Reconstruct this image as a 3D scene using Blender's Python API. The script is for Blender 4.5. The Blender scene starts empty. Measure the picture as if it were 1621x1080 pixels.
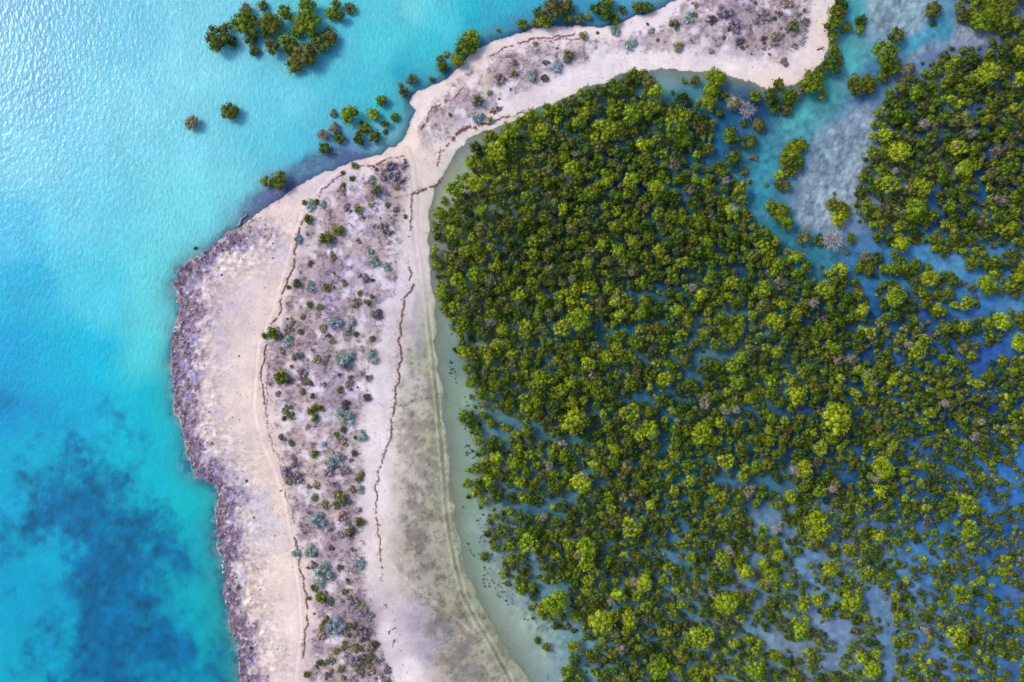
import bpy, math, random
import numpy as np
from mathutils import Vector

# ------------------------------------------------------------------ camera, sky, sun, exposure
SC = bpy.context.scene
COL = SC.collection
K = 0.2                      # metres per photograph pixel on the ground
CX, CY = 810.5, 540.0
H = 216.0                    # height of the drone
cam_d = bpy.data.cameras.new("camera"); cam = bpy.data.objects.new("camera", cam_d); COL.objects.link(cam)
cam.location = (0, 0, H); cam.rotation_euler = (0, 0, 0)
cam_d.sensor_width = 36.0; cam_d.lens = 36.0 * H / (1621 * K)
cam_d.clip_start = 1.0; cam_d.clip_end = 20000
SC.camera = cam

SUN_DIR = Vector((-0.68, 0.36, 0.63)).normalized()
w = bpy.data.worlds.new("World"); SC.world = w; w.use_nodes = True
nt = w.node_tree; bg = nt.nodes['Background']
sky = nt.nodes.new('ShaderNodeTexSky'); sky.sky_type = 'NISHITA'; sky.sun_disc = False
sky.sun_elevation = math.asin(SUN_DIR.z); sky.sun_rotation = math.atan2(SUN_DIR.x, SUN_DIR.y)
sky.dust_density = 3.0; sky.air_density = 1.0
nt.links.new(sky.outputs[0], bg.inputs[0]); bg.inputs[1].default_value = 0.15
sd_ = bpy.data.lights.new("sun", 'SUN'); sun = bpy.data.objects.new("sun", sd_); COL.objects.link(sun)
sd_.energy = 1.45; sd_.angle = math.radians(12.0); sd_.color = (1.0, 0.94, 0.80)
sun.rotation_euler = SUN_DIR.to_track_quat('Z', 'Y').to_euler(); sun.location = (-150, 80, 250)
vs = SC.view_settings; vs.view_transform = 'Standard'; vs.look = 'None'; vs.gamma = 1.0; vs.exposure = 0.42
SC.render.engine = 'CYCLES'
SC.cycles.max_bounces = 6; SC.cycles.transparent_max_bounces = 8

# ------------------------------------------------------------------ helpers
rng = np.random.default_rng(7)
def lin(c):
    c = np.asarray(c, float) / 255.0
    return np.where(c <= 0.04045, c / 12.92, ((c + 0.055) / 1.055) ** 2.4)
def wx(px): return (px - CX) * K
def wy(py): return (CY - py) * K
_lat = {}
def vnoise(x, y, seed):
    if seed not in _lat: _lat[seed] = np.random.default_rng(seed).random((256, 256))
    L = _lat[seed]
    xi = np.floor(x).astype(int); yi = np.floor(y).astype(int)
    fx = x - xi; fy = y - yi
    fx = fx * fx * (3 - 2 * fx); fy = fy * fy * (3 - 2 * fy)
    a = L[yi & 255, xi & 255]; b = L[yi & 255, (xi + 1) & 255]
    c = L[(yi + 1) & 255, xi & 255]; d = L[(yi + 1) & 255, (xi + 1) & 255]
    return (a * (1 - fx) + b * fx) * (1 - fy) + (c * (1 - fx) + d * fx) * fy
def fbm(x, y, scale, oct=4, seed=1, gain=0.5):
    x = np.asarray(x, float) / scale + 37.3; y = np.asarray(y, float) / scale + 11.9
    s = 0; a = 1; t = 0
    for i in range(oct):
        s = s + a * vnoise(x, y, seed + i); t += a
        ca, sa = math.cos(0.6), math.sin(0.6)
        x, y = (x * ca - y * sa) * 2.03, (x * sa + y * ca) * 2.03
        a *= gain
    return s / t                     # 0..1, about 0.5
def sst(a, b, x):
    t = np.clip((x - a) / (b - a), 0, 1); return t * t * (3 - 2 * t)
def dist_line(px, py, pts):
    d = np.full(np.shape(px), 1e9)
    for (x0, y0), (x1, y1) in zip(pts[:-1], pts[1:]):
        dx, dy = x1 - x0, y1 - y0
        t = np.clip(((px - x0) * dx + (py - y0) * dy) / (dx * dx + dy * dy + 1e-9), 0, 1)
        d = np.minimum(d, (px - x0 - t * dx) ** 2 + (py - y0 - t * dy) ** 2)
    return np.sqrt(d)
def inside(px, py, poly):
    r = np.zeros(np.shape(px), bool); n = len(poly)
    for i in range(n):
        x0, y0 = poly[i]; x1, y1 = poly[(i + 1) % n]
        if y0 == y1: continue
        c = ((y0 > py) != (y1 > py)) & (px < (x1 - x0) * (py - y0) / (y1 - y0) + x0)
        r ^= c
    return r
def sdist(px, py, poly):
    d = dist_line(px, py, poly + [poly[0]])
    return np.where(inside(px, py, poly), d, -d)
def idw(px, py, ctrl, power=3.0, soft=12.0):
    num = np.zeros(np.shape(px) + (3,)); den = np.zeros(np.shape(px))
    for (x, y, c) in ctrl:
        wgt = 1.0 / ((px - x) ** 2 + (py - y) ** 2 + soft * soft) ** (power / 2)
        num += wgt[..., None] * lin(c); den += wgt
    return num / den[..., None]
def mix(a, b, t):
    t = np.asarray(t)[..., None]; return a * (1 - t) + b * t

def build_mesh(name, V, quads=None, tris=None, color=None, smooth=False, mat_idx=None):
    me = bpy.data.meshes.new(name)
    parts = []; starts = []; off = 0
    for F in (quads, tris):
        if F is not None and len(F):
            F = np.asarray(F, np.int32); k = F.shape[1]
            parts.append(F.ravel()); starts.append(off + np.arange(len(F), dtype=np.int32) * k); off += F.size
    loops = np.concatenate(parts); st = np.concatenate(starts)
    me.vertices.add(len(V)); me.vertices.foreach_set('co', np.asarray(V, np.float32).ravel())
    me.loops.add(len(loops)); me.loops.foreach_set('vertex_index', loops)
    me.polygons.add(len(st)); me.polygons.foreach_set('loop_start', st)
    if mat_idx is not None: me.polygons.foreach_set('material_index', np.asarray(mat_idx, np.int32))
    if color is not None:
        for nm, arr in color.items():
            at = me.attributes.new(nm, 'FLOAT_COLOR', 'POINT')
            c4 = np.ones((len(V), 4), np.float32); c4[:, :arr.shape[1]] = arr
            at.data.foreach_set('color', c4.ravel())
    me.update(calc_edges=True)
    if smooth: me.polygons.foreach_set('use_smooth', np.ones(len(st), bool))
    return me
def link(o): COL.objects.link(o); return o
def obj(name, me, mats=None, parent=None, loc=None):
    o = bpy.data.objects.new(name, me); link(o)
    if mats and not me.materials:
        for m in (mats if isinstance(mats, (list, tuple)) else [mats]): me.materials.append(m)
    if parent: o.parent = parent
    if loc is not None: o.location = loc
    return o
def tag(o, label=None, cat=None, group=None, kind=None):
    if label: o['label'] = label
    if cat: o['category'] = cat
    if group: o['group'] = group
    if kind: o['kind'] = kind
    return o

# ------------------------------------------------------------------ the layout, traced on the ground (photograph units)
OUTER = [(388,1130),(380,1080),(374,1020),(362,985),(355,930),(351,900),(345,860),(340,820),(344,790),(338,768),(318,758),(300,742),(292,700),(286,662),
 (277,640),(273,600),(274,560),(278,520),(285,495),(277,470),(276,450),(285,430),(300,413),(330,393),(356,376),(382,358),(402,345),(430,322),(462,300),(500,280),
 (540,262),(590,248),(625,236),(640,215),(650,195),(656,175),(646,160),(652,148),(672,140),(700,128),(722,112),(745,85),(780,66),(820,53),(850,46),(900,42),
 (960,44),(1000,32),(1050,12),(1078,-4),(1130,-60)]
INNER = [(1330,-60),(1320,0),(1313,30),(1316,62),(1303,95),(1277,120),(1243,138),(1215,142),(1190,132),(1160,123),(1120,111),(1080,115),(1040,107),
 (1000,110),(960,125),(900,150),(862,166),(830,186),(790,201),(752,216),(722,240),(703,268),(686,300),(680,340),(676,380),(682,420),(685,470),(691,540),
 (700,620),(708,690),(714,760),(720,830),(733,895),(752,945),(782,1000),(818,1050),(836,1080),(874,1140)]
LAND = OUTER + INNER
SHELF = [(378,352),(374,328),(388,304),(414,298),(445,270),(486,244),(535,232),(590,238),(632,228),(640,200),(636,175),(632,155),(650,140),(690,118),(720,88),(745,72),(790,52),
 (850,40),(960,38),(1000,26),(1060,4),(1075,-8),(1100,20),(1000,70),(850,70),(760,100),(700,150),(670,200),(640,250),(560,275),(470,315),(400,365)]
CREEK = [(1352,-60),(1345,0),(1347,40),(1345,90),(1325,130),(1285,170),(1245,190),(1222,225),(1208,270),(1210,315),(1225,350),(1250,378),(1290,400),(1340,415)]
CREEK2 = [(1350,75),(1400,75),(1450,68),(1480,52),(1500,30),(1508,-40)]
CREEK3 = [(1340,412),(1385,400),(1420,398),(1460,412),(1510,430),(1560,440)]
MUD = [(1296,205),(1330,190),(1370,160),(1392,175),(1382,225),(1372,265),(1352,300),(1345,330),(1330,345),(1305,365),(1268,362),(1262,320),(1270,280),(1282,240)]
MUD2 = [(1378,-40),(1372,20),(1385,55),(1420,62),(1460,50),(1478,20),(1482,-40)]
MUD3 = [(1440,80),(1500,62),(1520,30),(1545,40),(1575,58),(1600,55),(1560,66),(1500,72),(1440,98)]
# open water seen between the crowns: (half width, points)
CHAN = [(4,[(822,556),(850,545),(880,530),(905,522),(930,512),(952,520),(962,545)]),(3,[(955,512),(990,520),(1020,515),(1045,500),(1070,480)]),
 (7,[(985,455),(1010,470),(1035,462),(1050,445)]),(5,[(1000,635),(1040,625),(1075,600),(1090,585)]),(5,[(860,590),(865,565),(880,548)]),
 (6,[(1025,610),(1040,650),(1060,690),(1050,720)]),(6,[(690,300),(700,350),(705,400)]),
 (8,[(745,625),(750,660),(770,680),(800,690)]),(6,[(775,655),(800,668),(830,672),(870,690),(905,700)]),(5,[(900,690),(940,680),(965,665)]),
 (7,[(800,805),(760,815)]),(5,[(790,745),(805,725),(800,700)]),(6,[(820,800),(850,808),(875,790),(920,770),(960,760)]),
 (8,[(845,885),(850,920),(865,935),(900,970),(915,1005),(925,1040),(935,1090)]),(5,[(830,945),(850,940)]),
 (7,[(1010,865),(1040,870),(1075,885),(1100,900)]),(6,[(1075,760),(1100,745),(1150,765),(1200,760),(1250,775)]),
 (9,[(1195,800),(1215,815),(1240,830),(1255,850),(1280,875),(1310,895),(1345,905),(1370,920),(1390,945),(1405,985),(1412,1030),(1408,1090)]),
 (6,[(1195,800),(1198,850),(1200,900),(1205,950),(1190,975)]),(6,[(1200,935),(1180,935),(1140,940)]),
 (12,[(1185,1000),(1220,1015),(1245,1030),(1280,1018)]),(11,[(1290,985),(1320,1000),(1345,1010),(1330,1040),(1300,1060)]),
 (6,[(1275,885),(1285,930),(1310,960),(1335,985)]),(5,[(1080,975),(1110,985),(1150,1010),(1180,1000)]),
 (6,[(1450,940),(1470,905),(1490,880),(1520,840),(1560,800),(1621,790)]),(5,[(1380,960),(1400,1000),(1440,990),(1470,960),(1475,910)]),
 (9,[(1560,740),(1590,750),(1640,760)]),(8,[(1530,800),(1560,790)]),(5,[(1400,880),(1440,890),(1480,885)]),(6,[(1480,1020),(1500,1045),(1540,1060)]),
 (6,[(1180,535),(1150,560),(1110,560),(1090,590),(1120,600)]),(5,[(1090,545),(1110,500),(1160,490),(1220,495)]),(6,[(1360,570),(1400,550),(1420,520)]),
 (5,[(1340,600),(1360,640),(1350,680),(1360,720)]),(5,[(1200,660),(1180,640),(1150,680)]),(5,[(1170,700),(1200,720),(1180,760)]),
 (9,[(1290,400),(1300,430),(1310,450),(1300,490),(1275,510)]),(9,[(1345,420),(1370,440),(1390,470),(1380,510),(1350,520)]),
 (10,[(1440,395),(1480,410),(1530,435),(1560,440)]),(8,[(1500,455),(1540,470),(1580,470),(1630,490)]),(9,[(1475,520),(1510,500),(1560,490),(1600,480)]),
 (14,[(1545,580),(1570,555),(1600,540),(1640,530)]),(6,[(1420,440),(1450,470),(1475,520)]),(6,[(1560,370),(1580,400),(1600,390)]),
 (6,[(1500,170),(1540,180),(1560,150)]),(5,[(1490,190),(1495,220),(1480,240)]),(5,[(1430,200),(1440,250),(1450,280)]),(7,[(1555,275),(1560,310),(1550,340)]),
 (7,[(1470,370),(1490,340),(1480,310)]),(6,[(1100,430),(1120,440)]),(7,[(1165,425),(1190,440),(1240,465)]),
 (8,[(1140,195),(1150,215),(1140,245),(1100,260)]),(6,[(1040,290),(1080,300),(1090,330)]),(6,[(1215,640),(1250,655),(1300,650)])]
BIG = [(1298,838,23),(880,956,21),(952,990,22),(1046,1063,17),(928,872,17),(930,895,14),(922,765,17),(838,862,16),(1000,833,17),(1020,925,14),(980,943,12),(998,983,13),(1032,802,10),
 (785,725,11),(773,762,11),(822,763,10),(1275,745,15),(1402,742,18),(1150,730,14),(1535,798,17),(1393,775,12),(1540,838,15),(1153,957,17),(1145,893,14),(1180,908,13),(1225,915,14),(1352,955,17),
 (1273,960,12),(1296,952,10),(1318,903,14),(1345,870,12),(1113,1010,19),(1197,1062,15),(1515,1010,18),(1525,940,17),(1270,1000,14),(1383,1065,15),(1395,850,11),(1302,780,12),(1253,787,10),
 (753,435,14),(715,368,13),(797,520,12),(832,516,12),(917,507,19),(890,522,14),(820,466,13),(935,458,14),(983,500,11),(853,603,15),(890,617,11),(910,667,20),(932,575,13),(997,653,17),(1030,682,15),
 (1055,600,14),(735,558,12),(962,565,11),(1232,510,16),(1210,458,15),(1210,390,13),(1310,457,15),(1333,428,12),(1420,470,17),(1170,605,14),(1265,627,15),(1325,665,22),(1303,710,13),(1113,690,19),
 (1378,597,14),(1590,510,15),(1567,450,17),(1530,480,12),(1618,543,14),(1430,387,13),(1477,440,15),(1455,555,17),(1175,565,12),(1573,113,20),(1520,235,14),(1413,293,16),(1465,295,16),(1530,265,15),
 (1450,330,17),(1427,240,16),(1067,200,19),(1085,215,15),(860,205,14),(787,240,16),(798,215,12),(1000,180,15),(753,290,15),(1040,297,15),(1000,283,14),(905,265,13),(720,298,15),(1330,345,13),(1160,335,13)]
# crowns standing apart, off the shore and along the creek: (x, y, radius, kind)  g green, o olive, s sparse grey, d dead
LONE = [(337,52,17,'o'),(356,38,7,'o'),(363,60,8,'g'),(381,29,17,'g'),(386,10,8,'s'),(413,5,7,'o'),(392,57,9,'o'),(398,78,7,'o'),(425,30,15,'g'),(417,48,9,'g'),(426,70,11,'o'),(448,15,10,'g'),
 (482,28,19,'g'),(485,4,11,'g'),(464,45,9,'g'),(451,60,13,'g'),(457,78,7,'g'),(478,80,15,'o'),(462,95,12,'g'),(505,61,13,'o'),(518,53,11,'o'),(520,14,9,'g'),(530,2,9,'g'),(536,22,9,'g'),
 (357,172,14,'o'),(299,192,10,'s'),(525,178,6,'s'),(527,200,8,'s'),(510,211,8,'s'),(535,217,9,'g'),(511,233,9,'g'),(418,284,9,'g'),(440,283,13,'g'),(552,10,8,'o'),(552,178,13,'g'),(601,155,9,'g'),
 (590,178,9,'g'),(606,193,8,'o'),(622,183,7,'g'),(573,193,5,'g'),(567,216,10,'g'),(592,215,9,'g'),(577,201,9,'g'),(608,208,4,'o'),(653,123,8,'o'),(638,143,7,'o'),(632,132,5,'s'),(683,125,4,'o'),
 (701,102,9,'g'),(696,90,6,'s'),(707,84,5,'s'),(725,90,10,'g'),(735,70,14,'g'),(745,55,14,'g'),(787,45,4,'g'),(828,35,8,'g'),(847,34,6,'g'),(862,31,11,'g'),(873,12,15,'o'),(852,18,9,'g'),(895,5,12,'o'),
 (899,26,7,'g'),(917,26,8,'o'),(932,25,6,'g'),(945,10,10,'g'),(962,17,11,'g'),(976,26,8,'g'),(986,13,6,'g'),(1010,9,8,'g'),(1026,6,9,'g'),(962,0,10,'g'),
 (1336,3,11,'g'),(1328,18,12,'g'),(1319,36,12,'g'),(1344,40,8,'g'),(1323,56,7,'g'),(1325,75,8,'g'),(1321,98,14,'g'),(1330,88,8,'o'),(1293,126,18,'g'),(1303,150,8,'g'),(1300,108,9,'g'),(1275,136,8,'o'),
 (1366,28,9,'g'),(1365,43,8,'g'),(1423,52,12,'o'),(1484,10,12,'o'),(1480,34,5,'g'),(1407,82,19,'g'),(1420,101,12,'g'),(1362,131,14,'g'),(1380,128,13,'g'),(1402,118,8,'g'),(1443,108,10,'s'),
 (1525,4,9,'o'),(1560,30,15,'g'),(1577,20,15,'g'),(1593,28,12,'g'),(1612,32,13,'g'),(1602,4,15,'g'),(1545,12,9,'g'),(1575,0,12,'g'),
 (1102,125,8,'g'),(1085,127,5,'g'),(1136,120,14,'g'),(1130,140,12,'g'),(1125,158,12,'g'),(1148,150,8,'g'),(1166,160,11,'s'),(1198,150,9,'g'),(1236,129,9,'g'),(1224,150,12,'g'),(1230,166,9,'g'),
 (1252,150,11,'g'),(1265,146,8,'s'),(1250,167,10,'o'),(1140,178,7,'g'),(1206,195,10,'o'),(1160,212,13,'g'),(1188,222,12,'o'),(1178,193,6,'o'),(1165,248,13,'g'),(1180,268,7,'s'),(1196,247,6,'s'),
 (1272,227,11,'g'),(1255,240,14,'g'),(1266,258,10,'g'),(1244,256,9,'o'),(1257,271,9,'g'),(1240,276,8,'g'),(1234,291,9,'o'),(1247,290,9,'o'),(1215,291,4,'g'),(1225,326,9,'g'),(1241,333,13,'g'),(1248,352,11,'g'),
 (1322,306,3,'g'),(1323,323,10,'g'),(1341,332,12,'g'),(1275,376,10,'o'),(1299,380,9,'g'),(1350,378,8,'g'),(1343,398,6,'s'),(1375,405,8,'s'),(1185,173,13,'d'),(1318,380,16,'d'),
 (307,393,3,'g'),(697,335,10,'g'),(702,318,6,'g'),(712,331,4,'g'),(768,882,7,'g'),(850,1016,5,'g'),(864,1027,7,'g'),(742,664,11,'g'),(754,684,9,'g'),(756,700,9,'g'),(731,660,9,'g'),(690,420,8,'g')]
# shrubs on the sand: (x, y, radius, kind)  g green, b blue-grey, y yellow-olive, d dead grey, p pinkish tan
SHRUB = [(560,262,7,'g'),(542,273,4,'g'),(557,283,5,'g'),(542,294,4,'g'),(493,325,10,'b'),(483,321,5,'g'),(502,321,5,'g'),(512,324,6,'b'),(491,348,9,'g'),(473,379,7,'b'),(597,303,11,'o'),(588,285,7,'b'),
 (569,332,8,'y'),(520,378,12,'g'),(537,366,11,'g'),(567,382,5,'y'),(527,407,6,'y'),(472,450,8,'g'),(458,455,4,'g'),(492,454,9,'b'),(519,457,6,'g'),(491,482,6,'g'),(506,487,7,'y'),(570,464,5,'g'),(589,470,4,'g'),
 (584,481,8,'o'),(593,415,8,'b'),(589,444,4,'g'),(612,422,7,'b'),(641,342,4,'g'),(532,512,12,'b'),(558,512,8,'b'),(526,540,6,'y'),(564,530,5,'g'),(434,527,11,'g'),(421,532,6,'g'),(458,540,9,'b'),
 (457,524,9,'d'),(545,567,15,'b'),(590,564,10,'b'),(449,595,13,'g'),(478,590,10,'d'),(494,650,9,'g'),(500,661,7,'g'),(508,646,6,'g'),(547,658,16,'b'),(573,690,9,'b'),(563,692,4,'g'),(533,687,5,'g'),(543,680,6,'o'),
 (514,703,5,'b'),(499,717,8,'g'),(531,726,12,'b'),(519,732,5,'g'),(546,700,6,'p'),(541,785,10,'y'),(533,798,7,'o'),(568,757,7,'y'),(571,774,7,'b'),(558,775,5,'y'),(542,815,9,'p'),(506,823,12,'b'),(570,826,8,'g'),
 (556,838,8,'o'),(470,875,7,'b'),(493,871,9,'b'),(514,904,14,'b'),(508,924,8,'b'),(570,891,9,'b'),(510,944,10,'g'),(490,946,4,'g'),(533,989,14,'b'),(508,1004,8,'p'),(511,991,6,'y'),(533,1028,7,'y'),(545,936,5,'y'),
 (486,1065,6,'g'),(540,1057,6,'y'),(560,952,9,'d'),(576,966,9,'d'),(575,1000,10,'d'),(556,1000,9,'d'),(586,1022,9,'d'),(568,1042,11,'d'),(600,1045,8,'d'),(458,748,11,'d'),(472,755,10,'d'),(520,745,9,'d'),(545,745,9,'d'),
 (924,57,8,'y'),(946,51,3,'g'),(974,48,9,'b'),(998,70,10,'b'),(1031,48,6,'b'),(1073,73,9,'y'),(1067,38,8,'o'),(1025,38,3,'g'),(898,88,12,'o'),(882,106,10,'b'),(842,120,10,'b'),(757,160,11,'o'),(757,187,9,'b'),
 (790,125,10,'p'),(813,117,6,'y'),(775,147,5,'y'),(712,182,4,'y'),(1255,43,11,'o'),(1230,62,10,'p'),(1205,30,13,'d'),(1160,45,10,'d'),(1147,20,11,'d'),(1137,23,3,'g'),(1126,80,5,'b'),(1090,30,9,'b'),(1210,76,4,'p'),
 (1245,6,9,'p'),(620,266,10,'d'),(640,259,8,'d'),(630,281,9,'d'),(610,280,8,'d'),(552,330,7,'d'),(605,360,9,'d'),(540,303,7,'p'),(575,440,8,'d'),(555,610,8,'d')]
SCRUB = [(482,400),(487,350),(515,315),(545,285),(580,266),(638,250),(650,268),(645,330),(636,400),(630,450),(612,490),(600,560),(585,620),(580,690),(578,760),(577,820),(578,870),(586,930),(598,1000),(614,1050),(640,1120),
 (478,1130),(490,1060),(498,1000),(500,940),(480,890),(470,830),(452,760),(445,700),(432,640),(424,600),(424,550),(440,510),(462,460)]
SCRUB2 = [(660,212),(682,172),(704,150),(742,112),(790,84),(850,70),(960,64),(1040,44),(1085,0),(1100,-60),(1275,-60),(1285,20),(1275,70),(1235,104),(1150,92),(1050,82),(960,86),(900,112),(830,146),(790,174),(735,200),(680,235)]
WRACK = [(2.2,[(482,345),(476,365),(471,390),(465,420),(456,450),(446,488),(431,514)]),(1.8,[(423,545),(418,590),(418,620),(421,640)]),(0.3,[(425,560),(427,600),(424,640),(430,690),(444,730),(458,790),(470,830)]),
 (1.8,[(468,846),(474,872),(480,910),(488,940),(490,970),(485,1010),(480,1040)]),(3.2,[(702,283),(690,292),(680,297),(668,301),(658,305),(654,312)]),(1.0,[(654,312),(651,335),(649,360),(648,376)]),
 (1.4,[(648,415),(650,445)]),(2.6,[(655,450),(652,460),(642,470)]),(1.9,[(642,470),(637,500),(634,530),(634,560),(635,575),(631,600),(625,640),(620,670),(618,690)]),(1.5,[(618,690),(605,730),(598,760),(596,800)]),
 (1.0,[(596,800),(600,830),(603,870),(605,920)]),(1.5,[(610,955),(613,960)]),(1.0,[(616,1000),(626,990)]),(1.2,[(622,1022),(626,1008)]),(5.5,[(775,194),(755,201),(738,206),(722,214),(715,221)]),(1.4,[(830,178),(800,186),(775,194)]),
 (1.2,[(715,221),(700,240),(690,262)]),(1.6,[(668,208),(675,195),(682,178),(686,172)]),(1.0,[(686,172),(705,164),(725,150),(735,141)]),(1.2,[(775,90),(800,76),(822,68)]),(1.8,[(822,70),(840,63),(860,62)]),(1.3,[(860,62),(885,60),(910,55)]),
 (0.9,[(505,312),(525,290),(545,274)]),(0.8,[(567,268),(600,258),(640,248)]),(0.8,[(870,66),(900,63),(920,62)])]
TRACK = [(645,238),(654,262),(657,300),(658,340),(660,390),(666,430),(675,480),(682,540),(690,610),(697,680),(702,740),(706,800),(712,850),(722,900),(735,945),(755,985),(782,1030),(815,1090)]
TRACK2 = [(625,897),(660,930),(700,962),(730,985),(758,1010)]
TRACK3 = [(560,255),(520,285),(482,330),(466,380),(450,440),(434,498),(414,545),(407,600),(406,650),(417,700),(437,745),(452,795),(462,845),(470,895),(478,945),(480,1000),(472,1060),(470,1120)]
SEAGRASS = [(125,690),(165,698),(200,730),(208,765),(195,800),(250,812),(295,832),(312,878),(275,925),(255,950),(310,985),(330,1030),(345,1100),(80,1100),(78,1040),(62,1030),(78,965),(98,905),(85,862),(40,858),(-40,890),(-40,855),(50,805),(72,745),(98,712)]
ALGAE = [(663,850,9),(662,862,7),(672,898,8),(678,880,5),(693,915,5),(697,983,10),(712,998,10),(704,990,8),(720,1045,11),(735,1030,12),(725,1070,10),(745,1060,14),(640,820,5)]
# colour of the land: (x, y, sRGB)
LANDC = [(460,350,(222,206,206)),(420,380,(218,204,204)),(380,420,(222,208,206)),(350,470,(206,192,202)),(430,470,(228,212,210)),(340,560,(214,200,204)),(400,560,(228,214,212)),(400,640,(234,216,210)),(350,660,(220,205,202)),
 (370,760,(196,188,206)),(420,740,(232,214,208)),(445,800,(236,218,208)),(425,830,(212,206,216)),(380,860,(200,186,192)),(440,900,(240,222,216)),(400,950,(214,198,194)),(460,980,(242,226,222)),(430,1050,(232,214,208)),(405,1010,(205,192,190)),
 (540,300,(206,194,212)),(600,330,(208,196,214)),(560,420,(196,184,212)),(480,520,(216,202,206)),(530,600,(192,182,214)),(520,480,(190,178,206)),(460,620,(216,202,210)),(470,690,(220,206,210)),(520,640,(206,194,214)),(600,520,(224,216,228)),(620,440,(224,216,230)),
 (595,620,(232,226,236)),(595,700,(234,228,236)),(500,780,(216,202,206)),(540,850,(202,186,196)),(560,980,(160,140,165)),(520,1020,(208,194,200)),(590,1000,(150,128,150)),(590,760,(226,218,228)),(587,880,(232,222,226)),(610,1000,(238,230,238)),(645,1060,(232,226,232)),
 (655,240,(228,214,208)),(645,350,(226,216,222)),(655,420,(222,214,220)),(680,330,(206,204,186)),(667,330,(224,214,214)),(640,600,(220,214,216)),(640,690,(228,216,212)),(660,640,(212,206,198)),(615,780,(232,224,230)),(650,780,(208,198,194)),(680,700,(202,200,176)),(690,800,(196,192,172)),
 (675,560,(198,196,176)),(665,530,(196,190,192)),(650,870,(198,190,182)),(690,880,(190,186,174)),(650,980,(186,178,196)),(640,920,(206,198,196)),(700,1050,(192,184,176)),(670,1030,(178,172,192)),(740,1040,(196,188,176)),(720,960,(186,182,164)),(760,1060,(194,190,178)),
 (690,200,(230,220,224)),(720,140,(226,214,216)),(760,100,(222,210,212)),(800,160,(228,222,234)),(780,190,(238,232,238)),(830,110,(214,202,216)),(740,190,(222,214,228)),(760,210,(232,220,216)),(900,130,(238,232,242)),(850,80,(216,204,216)),(950,100,(232,226,238)),
 (860,60,(228,216,218)),(960,55,(232,222,228)),(1000,90,(236,230,238)),(1050,60,(228,220,232)),(1050,100,(238,232,236)),(1110,30,(214,202,220)),(1130,70,(224,216,232)),(1180,30,(192,178,202)),(1200,50,(206,194,218)),(1150,105,(240,232,234)),(1220,110,(236,228,232)),(1270,90,(238,226,226)),
 (1270,20,(232,222,230)),(1300,50,(238,224,222)),(1215,135,(236,220,212)),(1230,80,(216,208,228)),(1290,5,(236,226,230)),(560,240,(222,208,212)),(480,300,(214,202,212)),(600,252,(226,212,208)),(715,262,(216,212,204))]
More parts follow.
